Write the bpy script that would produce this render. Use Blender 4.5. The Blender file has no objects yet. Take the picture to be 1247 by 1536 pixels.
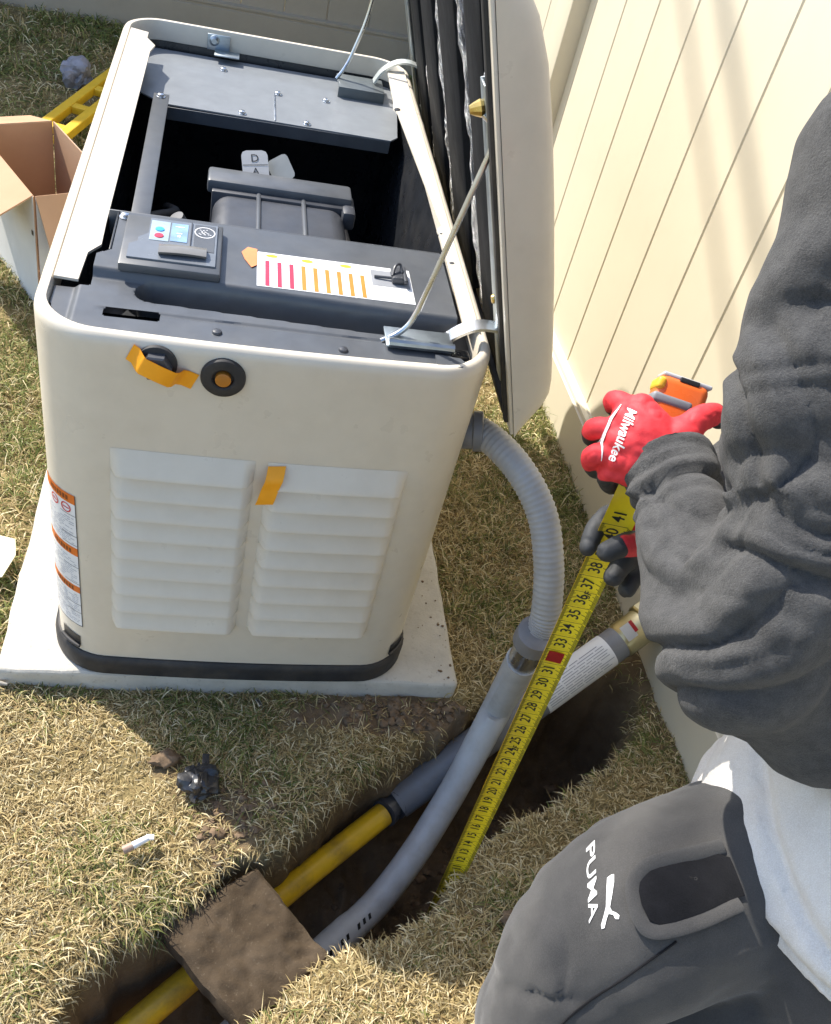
import bpy, bmesh, math, random
import numpy as np
from mathutils import Vector, Matrix
from mathutils.bvhtree import BVHTree
from mathutils.geometry import tessellate_polygon

scene = bpy.context.scene
C = scene.collection
rng = np.random.default_rng(7)
random.seed(7)

# ------------------------------------------------------------------ camera, sky, sun, exposure
cd = bpy.data.cameras.new('camera'); cam = bpy.data.objects.new('camera', cd); C.objects.link(cam)
_r = Vector((0.9730, -0.1118, 0.2018)); _u = Vector((-0.0712, 0.6850, 0.7250)); _f = Vector((0.2196, 0.7201, -0.6582))
_f = _r.cross(_u) * -1.0
cam.matrix_world = Matrix(((_r.x, _u.x, -_f.x, -0.0837), (_r.y, _u.y, -_f.y, -1.0903), (_r.z, _u.z, -_f.z, 1.5025), (0, 0, 0, 1)))
cd.sensor_fit = 'VERTICAL'; cd.sensor_height = 36.0; cd.lens = 36.0 * 1442.63 / 1536.0
cd.clip_start = 0.02; cd.clip_end = 500
scene.camera = cam

SUN_EL = 45.5
SD = Vector((0.700, -0.714, -math.tan(math.radians(SUN_EL)))).normalized()      # direction the light travels
world = bpy.data.worlds.new('World'); scene.world = world; world.use_nodes = True
wn = world.node_tree.nodes; wl = world.node_tree.links
sky = wn.new('ShaderNodeTexSky'); sky.sky_type = 'NISHITA'; sky.sun_disc = False
sky.sun_elevation = math.radians(SUN_EL); sky.sun_rotation = math.atan2(-0.700, 0.714)
sky.air_density = 1.0; sky.dust_density = 1.2; sky.ozone_density = 1.0
wn['Background'].inputs['Strength'].default_value = 0.15
wl.new(sky.outputs[0], wn['Background'].inputs['Color'])
sl = bpy.data.lights.new('sun', 'SUN'); sl.energy = 3.8; sl.angle = math.radians(0.6); sl.color = (1.0, 0.94, 0.84)
so = bpy.data.objects.new('sun', sl); C.objects.link(so); so.rotation_euler = SD.to_track_quat('-Z', 'Y').to_euler()
scene.view_settings.view_transform = 'Standard'; scene.view_settings.look = 'None'
scene.view_settings.exposure = 1.06; scene.view_settings.gamma = 1.0

# ------------------------------------------------------------------ helpers
ORG = {}
def lin(c):
    return tuple((v / 12.92 if v <= 0.04045 else ((v + 0.055) / 1.055) ** 2.4) for v in c)
def thing(name, label, cat, loc, group=None):
    o = bpy.data.objects.new(name, None); C.objects.link(o); o.location = loc
    o.empty_display_size = 0.05
    o['label'] = label; o['category'] = cat
    if group: o['group'] = group
    ORG[o] = Vector(loc); return o
def tag(o, label=None, cat=None, group=None, kind=None):
    if label: o['label'] = label
    if cat: o['category'] = cat
    if group: o['group'] = group
    if kind: o['kind'] = kind
    return o
def mesh_of(name, V, F, mat, smooth=40):
    me = bpy.data.meshes.new(name)
    me.from_pydata([tuple(v) for v in V], [], F)
    me.validate(clean_customdata=False)
    if mat is not None:
        for m in (mat if isinstance(mat, (list, tuple)) else [mat]): me.materials.append(m)
    if smooth:
        me.polygons.foreach_set('use_smooth', [True] * len(me.polygons))
        me.set_sharp_from_angle(angle=math.radians(smooth))
    me.update(); return me
def obj(name, VF, mat, parent=None, smooth=40, origin=None):
    """a mesh object from world-space vertices; its origin is its parent's origin"""
    V, F = VF
    if parent is not None: o0 = ORG[parent]
    else: o0 = Vector(origin) if origin is not None else Vector((0, 0, 0))
    V = np.asarray(V, dtype=float).reshape(-1, 3) - np.array(o0)
    me = mesh_of(name, V, F, mat, smooth)
    ob = bpy.data.objects.new(name, me); C.objects.link(ob)
    if parent is not None: ob.parent = parent
    else: ob.location = o0
    ORG[ob] = Vector(o0); return ob
def inst(name, me, loc, parent, rot=(0, 0, 0), scale=(1, 1, 1)):
    ob = bpy.data.objects.new(name, me); C.objects.link(ob)
    ob.parent = parent; ob.location = Vector(loc) - ORG[parent]; ob.rotation_euler = rot; ob.scale = scale
    ORG[ob] = Vector(loc); return ob
def join(*parts):
    V = []; F = []; n = 0
    for v, f in parts:
        v = [tuple(q) for q in v]; V += v; F += [tuple(i + n for i in q) for q in f]; n += len(v)
    return V, F
def frame(d, up=(0, 0, 1)):
    d = Vector(d).normalized(); up = Vector(up)
    if abs(d.dot(up)) > 0.98: up = Vector((1, 0, 0))
    x = up.cross(d).normalized(); return x, d.cross(x), d
def box(c, s, bev=0.0, axes=None, seg=2):
    bm = bmesh.new(); bmesh.ops.create_cube(bm, size=1.0)
    for v in bm.verts: v.co = Vector((v.co.x * s[0], v.co.y * s[1], v.co.z * s[2]))
    if bev > 0: bmesh.ops.bevel(bm, geom=bm.edges[:], offset=bev, segments=seg, affect='EDGES', profile=0.5)
    A = [Vector(a) for a in axes] if axes else [Vector((1, 0, 0)), Vector((0, 1, 0)), Vector((0, 0, 1))]
    c = Vector(c); bm.verts.index_update()
    V = [tuple(c + A[0] * v.co.x + A[1] * v.co.y + A[2] * v.co.z) for v in bm.verts]
    F = [tuple(v.index for v in f.verts) for f in bm.faces]; bm.free(); return V, F
def spline(P, n):
    P = np.asarray(P, float)
    if len(P) == 2: return np.array([P[0] + (P[1] - P[0]) * t for t in np.linspace(0, 1, n)])
    T = np.zeros_like(P); T[1:-1] = (P[2:] - P[:-2]) / 2; T[0] = P[1] - P[0]; T[-1] = P[-1] - P[-2]
    out = []
    for t in np.linspace(0, len(P) - 1, n):
        i = min(int(t), len(P) - 2); u = t - i
        out.append((2*u**3 - 3*u**2 + 1)*P[i] + (u**3 - 2*u**2 + u)*T[i] + (-2*u**3 + 3*u**2)*P[i+1] + (u**3 - u**2)*T[i+1])
    return np.array(out)
def tube(P, R, n=14, caps=True, up=(0, 0, 1), flat=1.0, roundcap=False, thick=None):
    P = np.asarray(P, float); R = np.broadcast_to(np.asarray(R, float), (len(P),)).copy()
    if roundcap:
        d0 = (P[0] - P[1]); d0 /= np.linalg.norm(d0); d1 = (P[-1] - P[-2]); d1 /= np.linalg.norm(d1)
        a = [(0.95, .3), (0.75, .66), (0.4, .92)]
        P = np.vstack([[P[0] + d0*R[0]*h for h, _ in a], P, [P[-1] + d1*R[-1]*h for h, _ in a[::-1]]])
        R = np.concatenate([[R[0]*k for _, k in a], R, [R[-1]*k for _, k in a[::-1]]])
    V = []; F = []; m = len(P); prev = None
    for i in range(m):
        t = P[min(i+1, m-1)] - P[max(i-1, 0)]; t = t / (np.linalg.norm(t) + 1e-12)
        if prev is None: x, y, _ = frame(t, up); x = np.array(x); y = np.array(y)
        else:
            x = prev - t * np.dot(prev, t); x /= np.linalg.norm(x) + 1e-12; y = np.cross(t, x)
        prev = x
        for k in range(n):
            a = 2*math.pi*k/n; V.append(P[i] + R[i]*(math.cos(a)*x + math.sin(a)*flat*y))
    for i in range(m-1):
        for k in range(n):
            k2 = (k+1) % n; F.append((i*n+k, i*n+k2, (i+1)*n+k2, (i+1)*n+k))
    if caps:
        F.append(tuple(range(n-1, -1, -1))); F.append(tuple((m-1)*n+k for k in range(n)))
    return V, F
def lathe(prof, c, axis, n=24, up=(0, 0, 1)):
    """prof: list of (radius, height along axis)"""
    x, y, d = frame(axis, up); c = Vector(c); V = []; F = []
    for r, h in prof:
        for k in range(n):
            a = 2*math.pi*k/n; V.append(tuple(c + d*h + (x*math.cos(a) + y*math.sin(a))*r))
    for i in range(len(prof)-1):
        for k in range(n):
            k2 = (k+1) % n; F.append((i*n+k, i*n+k2, (i+1)*n+k2, (i+1)*n+k))
    F.append(tuple(range(n-1, -1, -1))); F.append(tuple((len(prof)-1)*n+k for k in range(n)))
    return V, F
def prism(pts, h, c=(0, 0, 0), axes=((1, 0, 0), (0, 1, 0), (0, 0, 1))):
    """a 2D outline (counter-clockwise) extruded by h along the third axis"""
    A = [Vector(a) for a in axes]; c = Vector(c); n = len(pts)
    V = [tuple(c + A[0]*p[0] + A[1]*p[1]) for p in pts] + [tuple(c + A[0]*p[0] + A[1]*p[1] + A[2]*h) for p in pts]
    F = [(i, (i+1) % n, n+(i+1) % n, n+i) for i in range(n)]
    for t in tessellate_polygon([[Vector((p[0], p[1], 0)) for p in pts]]):
        a, b, d = t
        if (Vector(pts[b]+(0,)) - Vector(pts[a]+(0,))).cross(Vector(pts[d]+(0,)) - Vector(pts[a]+(0,))).z < 0: b, d = d, b
        F.append((a, d, b)); F.append((n+a, n+b, n+d))
    return V, F
def _h(i, j, k):
    n = (i*374761393 + j*668265263 + k*2147483647 + 1013904223) & 0xFFFFFFFF
    n = ((n ^ (n >> 13)) * 1274126177) & 0xFFFFFFFF
    return ((n ^ (n >> 16)) & 0xFFFF) / 65535.0
def vnoise(P, s=1.0):
    P = np.asarray(P, float) * s
    I = np.floor(P).astype(np.int64); f = P - I; f = f*f*(3 - 2*f); r = 0
    for dx in (0, 1):
        for dy in (0, 1):
            for dz in (0, 1):
                w = (f[:, 0] if dx else 1-f[:, 0])*(f[:, 1] if dy else 1-f[:, 1])*(f[:, 2] if dz else 1-f[:, 2])
                r = r + w*_h(I[:, 0]+dx, I[:, 1]+dy, I[:, 2]+dz)
    return r*2 - 1
def fnoise(P, s, o=3):
    return sum(vnoise(np.asarray(P)+17.3*i, s*2**i)/2**i for i in range(o))
def remesh(VF, voxel, smooth_it=4, fac=0.5):
    me = mesh_of('tmp', VF[0], VF[1], None, 0); ob = bpy.data.objects.new('tmp', me); C.objects.link(ob)
    m = ob.modifiers.new('r', 'REMESH'); m.mode = 'VOXEL'; m.voxel_size = voxel
    if smooth_it:
        k = ob.modifiers.new('s', 'SMOOTH'); k.iterations = smooth_it; k.factor = fac
    dg = bpy.context.evaluated_depsgraph_get(); ev = ob.evaluated_get(dg)
    m2 = bpy.data.meshes.new_from_object(ev)
    V = np.zeros(len(m2.vertices)*3); m2.vertices.foreach_get('co', V); V = V.reshape(-1, 3)
    N = np.zeros(len(m2.vertices)*3); m2.vertices.foreach_get('normal', N); N = N.reshape(-1, 3)
    F = [tuple(q.vertices) for q in m2.polygons]
    bpy.data.objects.remove(ob); bpy.data.meshes.remove(m2); bpy.data.meshes.remove(me)
    return V, F, N
def normals(V, F):
    me = mesh_of('tmp', V, F, None, 0); N = np.zeros(len(V)*3); me.vertices.foreach_get('normal', N)
    bpy.data.meshes.remove(me); return N.reshape(-1, 3)
def text_vf(s, size=1.0, align='CENTER', bold=0.0):
    cu = bpy.data.curves.new('t', 'FONT'); cu.body = s; cu.size = size; cu.align_x = align; cu.align_y = 'CENTER'
    cu.resolution_u = 3; cu.offset = bold*size
    ob = bpy.data.objects.new('t', cu); C.objects.link(ob)
    dg = bpy.context.evaluated_depsgraph_get(); me = bpy.data.meshes.new_from_object(ob.evaluated_get(dg))
    V = [tuple(v.co) for v in me.vertices]; F = [tuple(q.vertices) for q in me.polygons]
    bpy.data.objects.remove(ob); bpy.data.curves.remove(cu); bpy.data.meshes.remove(me)
    return V, F
def place2d(VF, c, x, y, off=0.0):
    c = Vector(c); x = Vector(x).normalized(); y = Vector(y).normalized(); n = x.cross(y)
    return [tuple(c + x*v[0] + y*v[1] + n*off) for v in VF[0]], VF[1]
def refine(VF, maxlen):
    bm = bmesh.new(); vs = [bm.verts.new(v) for v in VF[0]]
    for f in VF[1]:
        try: bm.faces.new([vs[i] for i in f])
        except ValueError: pass
    bmesh.ops.triangulate(bm, faces=bm.faces[:])
    for _ in range(6):
        ed = [e for e in bm.edges if e.calc_length() > maxlen]
        if not ed: break
        bmesh.ops.subdivide_edges(bm, edges=ed, cuts=1)
        bmesh.ops.triangulate(bm, faces=bm.faces[:])
    bm.verts.index_update()
    r = [tuple(v.co) for v in bm.verts], [tuple(v.index for v in f.verts) for f in bm.faces]
    bm.free(); return r
def drape(VF, bvh, n, off=0.001, dist=0.3, maxlen=0.006):
    """lay a flat shape onto a surface along -n"""
    V, F = refine(VF, maxlen); n = Vector(n).normalized(); out = []; ok = []
    for v in V:
        v = Vector(v); h = bvh.ray_cast(v + n*dist, -n, 4*dist)
        if h[0] is None: out.append(tuple(v)); ok.append(False)
        else: out.append(tuple(h[0] + h[1]*off*(1 if h[1].dot(n) > 0 else -1))); ok.append(True)
    return out, [f for f in F if all(ok[i] for i in f)]
def bvh_of(V, F): return BVHTree.FromPolygons([tuple(v) for v in V], [tuple(f) for f in F])

# ------------------------------------------------------------------ materials
MATS = {}
class NT:
    def __init__(s, name):
        s.m = bpy.data.materials.new(name); s.m.use_nodes = True; s.t = s.m.node_tree; s.b = s.t.nodes['Principled BSDF']
        s.n = s.t.nodes; s.l = s.t.links; s._c = None
    def co(s):
        if s._c is None: s._c = s.n.new('ShaderNodeTexCoord').outputs['Object']
        return s._c
    def noise(s, scale, detail=4, rough=0.55, vec=None, out='Fac', dist=0.0):
        n = s.n.new('ShaderNodeTexNoise'); n.inputs['Scale'].default_value = scale; n.inputs['Detail'].default_value = detail
        n.inputs['Roughness'].default_value = rough; n.inputs['Distortion'].default_value = dist
        s.l.new(vec or s.co(), n.inputs['Vector']); return n.outputs[out]
    def ramp(s, fac, stops):
        r = s.n.new('ShaderNodeValToRGB'); e = r.color_ramp.elements
        while len(e) < len(stops): e.new(0.5)
        for q, (p, c) in zip(e, stops): q.position = p; q.color = tuple(c)+(1,) if len(c) == 3 else c
        s.l.new(fac, r.inputs[0]); return r.outputs['Color']
    def mix(s, f, a, b, mode='MIX'):
        m = s.n.new('ShaderNodeMix'); m.data_type = 'RGBA'; m.blend_type = mode
        for inp, v in ((m.inputs[0], f), (m.inputs[6], a), (m.inputs[7], b)):
            if hasattr(v, 'links'): s.l.new(v, inp)
            elif isinstance(v, (int, float)): inp.default_value = v
            else: inp.default_value = tuple(v)+(1,)
        return m.outputs[2]
    def bump(s, h, strength=0.3, dist=0.002):
        b = s.n.new('ShaderNodeBump'); b.inputs['Strength'].default_value = strength; b.inputs['Distance'].default_value = dist
        s.l.new(h, b.inputs['Height'])
        prev = s.b.inputs['Normal'].links
        if prev: s.l.new(prev[0].from_socket, b.inputs['Normal'])
        s.l.new(b.outputs[0], s.b.inputs['Normal'])
    def set(s, **k):
        for a, v in k.items():
            i = s.b.inputs[a.replace('_', ' ')]
            if hasattr(v, 'links'): s.l.new(v, i)
            elif isinstance(v, (tuple, list)): i.default_value = tuple(v)+(1,)
            else: i.default_value = v
        return s
def mat(name, col, rough=0.5, metal=0.0, var=0.12, nscale=30, bump=0.0, bscale=200, rvar=0.1, spec=0.5, dirt=None, dscale=6, damt=0.4):
    if name in MATS: return MATS[name]
    t = NT(name); f = t.noise(nscale, 5)
    dk = tuple(max(0, c*(1-var)) for c in col); lt = tuple(min(1, c*(1+var)) for c in col)
    c = t.ramp(f, [(0.3, dk), (0.7, lt)])
    if dirt:
        g = t.ramp(t.noise(dscale, 8, 0.65), [(0.45, (0, 0, 0)), (0.72, (damt,)*3)])
        c = t.mix(g, c, dirt)
    t.set(Base_Color=c, Metallic=metal); t.b.inputs['Specular IOR Level'].default_value = spec
    r = t.ramp(t.noise(nscale*0.7, 4), [(0.3, (max(0, rough-rvar),)*3), (0.7, (min(1, rough+rvar),)*3)])
    t.set(Roughness=r)
    if bump: t.bump(t.noise(bscale, 4), bump, 0.001)
    MATS[name] = t.m; return t.m

paint = mat('bisque_powder_coat', (0.68, 0.615, 0.505), 0.36, var=0.02, bump=0.05, bscale=900, dirt=(0.35, 0.28, 0.19), dscale=14, damt=0.10)
black = mat('black_steel', (0.018, 0.020, 0.024), 0.30, var=0.2, bump=0.05, bscale=700, rvar=0.06, dirt=(0.10, 0.09, 0.075), dscale=12, damt=0.22)
deckm = mat('charcoal_deck', (0.085, 0.092, 0.102), 0.36, var=0.12, bump=0.04, bscale=700, rvar=0.05, dirt=(0.16, 0.15, 0.13), dscale=10, damt=0.22)
rubber = mat('black_rubber', (0.022, 0.022, 0.024), 0.62, var=0.25, bump=0.15, bscale=300, dirt=(0.16, 0.13, 0.10), dscale=9, damt=0.35)
plast = mat('black_plastic', (0.055, 0.058, 0.066), 0.38, var=0.15, bump=0.1, bscale=600)
zinc = mat('zinc_steel', (0.60, 0.62, 0.64), 0.28, 1.0, var=0.1)
dullz = mat('dull_galvanised', (0.42, 0.47, 0.50), 0.42, 1.0, var=0.15)
brass = mat('brass', (0.62, 0.44, 0.14), 0.3, 1.0, var=0.1)
yzinc = mat('yellow_zinc_fitting', (0.62, 0.55, 0.33), 0.38, 1.0, var=0.15)
pvc = mat('grey_pvc', (0.42, 0.43, 0.44), 0.42, var=0.05, dirt=(0.16, 0.12, 0.08), dscale=16, damt=0.35)
pvcd = mat('grey_pvc_dark', (0.20, 0.205, 0.22), 0.45, var=0.08, dirt=(0.16, 0.12, 0.08), dscale=16, damt=0.4)
flexm = mat('grey_flex_conduit', (0.36, 0.365, 0.37), 0.45, var=0.05, dirt=(0.2, 0.17, 0.13), dscale=20, damt=0.2)
yelpipe = mat('yellow_gas_pipe', (0.78, 0.47, 0.015), 0.4, var=0.08, dirt=(0.14, 0.09, 0.05), dscale=18, damt=0.6)
white = mat('white_label', (0.80, 0.80, 0.80), 0.45, var=0.03)
ink = mat('black_ink', (0.02, 0.02, 0.02), 0.5, var=0.1)
grayink = mat('grey_print', (0.30, 0.31, 0.36), 0.5, var=0.1)
redink = mat('red_ink', (0.60, 0.03, 0.03), 0.5, var=0.1)
orangeink = mat('orange_ink', (0.75, 0.22, 0.03), 0.5, var=0.1)
warnink = mat('warning_orange', (0.72, 0.17, 0.02), 0.5, var=0.1)
limeink = mat('lime_ink', (0.48, 0.70, 0.03), 0.5, var=0.1)
pinkred = mat('crimson_ink', (0.72, 0.03, 0.08), 0.5, var=0.1)
blueink = mat('blue_ink', (0.05, 0.35, 0.75), 0.4, var=0.1)
tapem = mat('orange_masking_tape', (0.95, 0.38, 0.008), 0.55, var=0.06, bump=0.35, bscale=260)
bladem = mat('tape_blade_yellow', (0.88, 0.68, 0.02), 0.33, var=0.06, dirt=(0.25, 0.2, 0.05), dscale=30, damt=0.25)
casem = mat('orange_case_plastic', (0.85, 0.16, 0.03), 0.35, var=0.05)
greyc = mat('grey_case_rubber', (0.22, 0.23, 0.25), 0.5, var=0.1)
concrete = NT('concrete')
_c = concrete.ramp(concrete.noise(9, 8, 0.65), [(0.3, (0.42, 0.39, 0.33)), (0.7, (0.57, 0.54, 0.475))])
_c = concrete.mix(concrete.ramp(concrete.noise(120, 3), [(0.62, (0, 0, 0)), (0.72, (0.5,)*3)]), _c, (0.30, 0.26, 0.2))
_c = concrete.mix(concrete.ramp(concrete.noise(26, 6, 0.7), [(0.6, (0, 0, 0)), (0.8, (0.6,)*3)]), _c, (0.26, 0.20, 0.14))
concrete.set(Base_Color=_c, Roughness=0.9); concrete.bump(concrete.noise(180, 5), 0.35, 0.002); concrete = concrete.m

vinyl = NT('cream_vinyl')
_c = vinyl.ramp(vinyl.noise(3, 4), [(0.3, (0.625, 0.57, 0.44)), (0.7, (0.665, 0.61, 0.475))])
_c = vinyl.mix(vinyl.ramp(vinyl.noise(11, 7, 0.7), [(0.55, (0, 0, 0)), (0.8, (0.12,)*3)]), _c, (0.42, 0.35, 0.24))
vinyl.set(Base_Color=_c, Roughness=0.42); vinyl.bump(vinyl.noise(90, 3), 0.04, 0.002); vinyl = vinyl.m

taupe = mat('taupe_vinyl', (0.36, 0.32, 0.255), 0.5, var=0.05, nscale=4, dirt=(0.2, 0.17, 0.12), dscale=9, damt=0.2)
soil = NT('lawn_soil')
_n = soil.noise(7, 8, 0.6); _c = soil.ramp(_n, [(0.25, (0.095, 0.066, 0.040)), (0.5, (0.175, 0.122, 0.076)), (0.75, (0.27, 0.195, 0.125))])
_c = soil.mix(soil.ramp(soil.noise(160, 5, 0.7), [(0.55, (0, 0, 0)), (0.8, (0.7,)*3)]), _c, (0.26, 0.20, 0.13))
_at = soil.n.new('ShaderNodeAttribute'); _at.attribute_name = 'turf'
_th = soil.ramp(soil.noise(55, 8, 0.75, dist=1.2), [(0.3, (0.10, 0.085, 0.035)), (0.55, (0.27, 0.21, 0.10)), (0.8, (0.40, 0.32, 0.16))])
_c = soil.mix(_at.outputs['Fac'], _c, _th)
soil.set(Base_Color=_c, Roughness=0.95); soil.b.inputs['Specular IOR Level'].default_value = 0.15
soil.bump(soil.noise(45, 8, 0.7), 0.6, 0.015); soil.bump(soil.noise(350, 4, 0.7), 0.5, 0.003); soil = soil.m
clod = mat('dirt_clod', (0.175, 0.122, 0.078), 0.95, var=0.4, nscale=60, bump=0.7, bscale=160, spec=0.15)

grassm = NT('dry_grass')
_at = grassm.n.new('ShaderNodeAttribute'); _at.attribute_name = 'tint'
grassm.set(Base_Color=_at.outputs['Color'], Roughness=0.6); grassm.b.inputs['Specular IOR Level'].default_value = 0.25
_tr = grassm.n.new('ShaderNodeBsdfTranslucent'); grassm.l.new(_at.outputs['Color'], _tr.inputs['Color'])
_mx = grassm.n.new('ShaderNodeMixShader'); _mx.inputs[0].default_value = 0.28
grassm.l.new(grassm.b.outputs[0], _mx.inputs[1]); grassm.l.new(_tr.outputs[0], _mx.inputs[2])
grassm.l.new(_mx.outputs[0], grassm.n['Material Output'].inputs['Surface']); grassm = grassm.m

def cloth(name, lo, hi, bscale, bstr, sheen=0.3, nscale=40):
    t = NT(name); c = t.ramp(t.noise(nscale, 8, 0.7), [(0.3, lo), (0.72, hi)])
    c = t.mix(t.ramp(t.noise(900, 2), [(0.4, (0, 0, 0)), (0.75, (0.35,)*3)]), c, tuple(min(1, v*1.7) for v in hi))
    t.set(Base_Color=c, Roughness=0.92); t.b.inputs['Specular IOR Level'].default_value = 0.12
    t.b.inputs['Sheen Weight'].default_value = sheen; t.b.inputs['Sheen Roughness'].default_value = 0.5
    t.bump(t.noise(bscale, 4, 0.7), bstr, 0.002); t.bump(t.noise(bscale*4, 2), bstr*0.6, 0.0008); return t.m
fleece = cloth('charcoal_fleece', (0.038, 0.038, 0.039), (0.092, 0.091, 0.090), 420, 0.75, 0.12, 55)
hemm = cloth('sun_lifted_grey_fleece', (0.60, 0.56, 0.51), (0.69, 0.65, 0.59), 260, 0.5, 0.2, 30)  # hem grey raised to carry sunlight that does not reach it
pants = cloth('charcoal_joggers', (0.046, 0.0445, 0.0435), (0.066, 0.064, 0.062), 700, 0.25, 0.25, 18)
pocketm = cloth('pocket_shade_and_seam', (0.005, 0.005, 0.006), (0.011, 0.011, 0.013), 400, 0.3, 0.1)
redknit = cloth('red_glove_knit', (0.62, 0.030, 0.038), (0.74, 0.045, 0.052), 1400, 0.6, 0.2, 90)
nitrile = mat('black_nitrile', (0.022, 0.024, 0.026), 0.5, var=0.2, bump=0.3, bscale=900)
glovem = NT('red_and_black_glove')
_at = glovem.n.new('ShaderNodeAttribute'); _at.attribute_name = 'dip'
_c = glovem.ramp(glovem.noise(120, 4), [(0.3, (0.62, 0.022, 0.032)), (0.7, (0.75, 0.040, 0.050))])
_d = glovem.ramp(_at.outputs['Fac'], [(0.45, (0, 0, 0)), (0.55, (1, 1, 1))])
glovem.set(Base_Color=glovem.mix(_d, _c, (0.028, 0.030, 0.033)), Roughness=0.65)
glovem.bump(glovem.noise(900, 3), 0.4, 0.0008); glovem = glovem.m
skin = mat('skin', (0.55, 0.33, 0.24), 0.5, var=0.08)
hairm = mat('dark_hair', (0.03, 0.022, 0.016), 0.5, var=0.3, nscale=120)
shoem = mat('dark_boot_leather', (0.05, 0.035, 0.025), 0.55, var=0.3)
card = NT('corrugated_cardboard')
_c = card.ramp(card.noise(6, 6), [(0.3, (0.42, 0.255, 0.145)), (0.7, (0.50, 0.31, 0.185))])
card.set(Base_Color=_c, Roughness=0.85); card.bump(card.noise(40, 4), 0.12, 0.002); card = card.m
cardw = mat('white_box_print', (0.62, 0.62, 0.60), 0.7, var=0.06, nscale=12)

# foil faced insulation: crumpled aluminium, crease glints and shade painted into its colour
foil = NT('crumpled_foil')
_m2 = foil.n.new('ShaderNodeMapping'); _m2.inputs['Scale'].default_value = (0.5, 3.0, 0.5); foil.l.new(foil.co(), _m2.inputs[0])
foil.set(Base_Color=foil.ramp(foil.noise(26, 7, 0.75, vec=_m2.outputs[0], dist=1.0), [(0.36, (0.05, 0.05, 0.055)), (0.50, (0.30, 0.31, 0.32)), (0.66, (0.78, 0.79, 0.80))]), Metallic=1.0, Roughness=0.26)
_mp = foil.n.new('ShaderNodeMapping'); _mp.inputs['Scale'].default_value = (0.8, 1.6, 0.8); foil.l.new(foil.co(), _mp.inputs[0])
foil.bump(foil.noise(48, 5, 0.7, vec=_mp.outputs[0], dist=2.5), 1.0, 0.016); foil = foil.m
foam = mat('black_foam', (0.011, 0.012, 0.014), 0.8, var=0.3, bump=0.5, bscale=140, spec=0.15)

# ------------------------------------------------------------------ ground with its trench
GZ = 0.03
TR = np.array([(-1.05, -1.32), (-0.62, -0.93), (-0.40, -0.72), (-0.244, -0.580), (-0.194, -0.487), (-0.134, -0.436), (-0.050, -0.392), (0.000, -0.350),
      (0.063, -0.332), (0.129, -0.274), (0.177, -0.212), (0.252, -0.158), (0.357, -0.100), (0.444, -0.039), (0.511, 0.003), (0.589, 0.060),
      (0.700, 0.085), (0.800, 0.075), (0.832, 0.010),
      (0.793, -0.075), (0.733, -0.136), (0.607, -0.208), (0.479, -0.274), (0.430, -0.310), (0.345, -0.398), (0.272, -0.458), (0.227, -0.462),
      (0.153, -0.480), (0.102, -0.520), (0.044, -0.579), (-0.10, -0.76), (-0.30, -0.96), (-0.75, -1.36)])
def sdf(P):
    """signed distance to the trench outline, positive inside"""
    P = np.asarray(P, float)[:, :2]; A = TR; B = np.roll(TR, -1, 0)
    d2 = np.full(len(P), 1e9); ins = np.zeros(len(P), bool)
    for a, b in zip(A, B):
        e = b - a; w = P - a; t = np.clip((w @ e)/(e @ e), 0, 1); q = w - t[:, None]*e
        d2 = np.minimum(d2, (q*q).sum(1))
        c = (a[1] > P[:, 1]) != (b[1] > P[:, 1])
        xs = a[0] + (P[:, 1]-a[1])/(b[1]-a[1]+1e-12)*e[0]
        ins ^= c & (P[:, 0] < xs)
    return np.where(ins, 1, -1)*np.sqrt(d2)
def sstep(a, b, x):
    t = np.clip((x-a)/(b-a), 0, 1); return t*t*(3-2*t)
def ground_h(X, Y):
    P = np.stack([X, Y, np.zeros_like(X)], 1)
    near = sstep(3.0, 1.0, np.hypot(X-0.1, Y+0.2))
    z = GZ + 0.010*fnoise(P, 4.0, 3)*near + 0.004*fnoise(P, 22.0, 2)*near
    d = sdf(P) + 0.007 + 0.012*fnoise(P+3.1, 15.0, 3) + 0.006*fnoise(P+6.1, 55.0, 2)
    z = z - 0.012*sstep(-0.05, 0.0, d)*near                       # the sod sags at the rim
    z = z - 0.29*sstep(-0.002, 0.030, d) - 0.03*sstep(0.03, 0.1, d)
    z = z + (0.02*fnoise(P+7, 13.0, 3) + 0.012*fnoise(P+9, 45.0, 2))*sstep(0.02, 0.06, d)
    return z, d
def axis_coords(lo, hi, step, far):
    a = list(np.arange(lo, hi, step)); g = step; x = a[-1]
    while x < far: g *= 1.35; x += g; a.append(x)
    g = step; x = a[0]
    while x > -far: g *= 1.35; x -= g; a.insert(0, x)
    return np.array(a)
gx = axis_coords(-0.62, 0.95, 0.0065, 60); gy = axis_coords(-0.72, 0.22, 0.0065, 60)
GX, GY = np.meshgrid(gx, gy); hz, dz = ground_h(GX.ravel(), GY.ravel())
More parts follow.
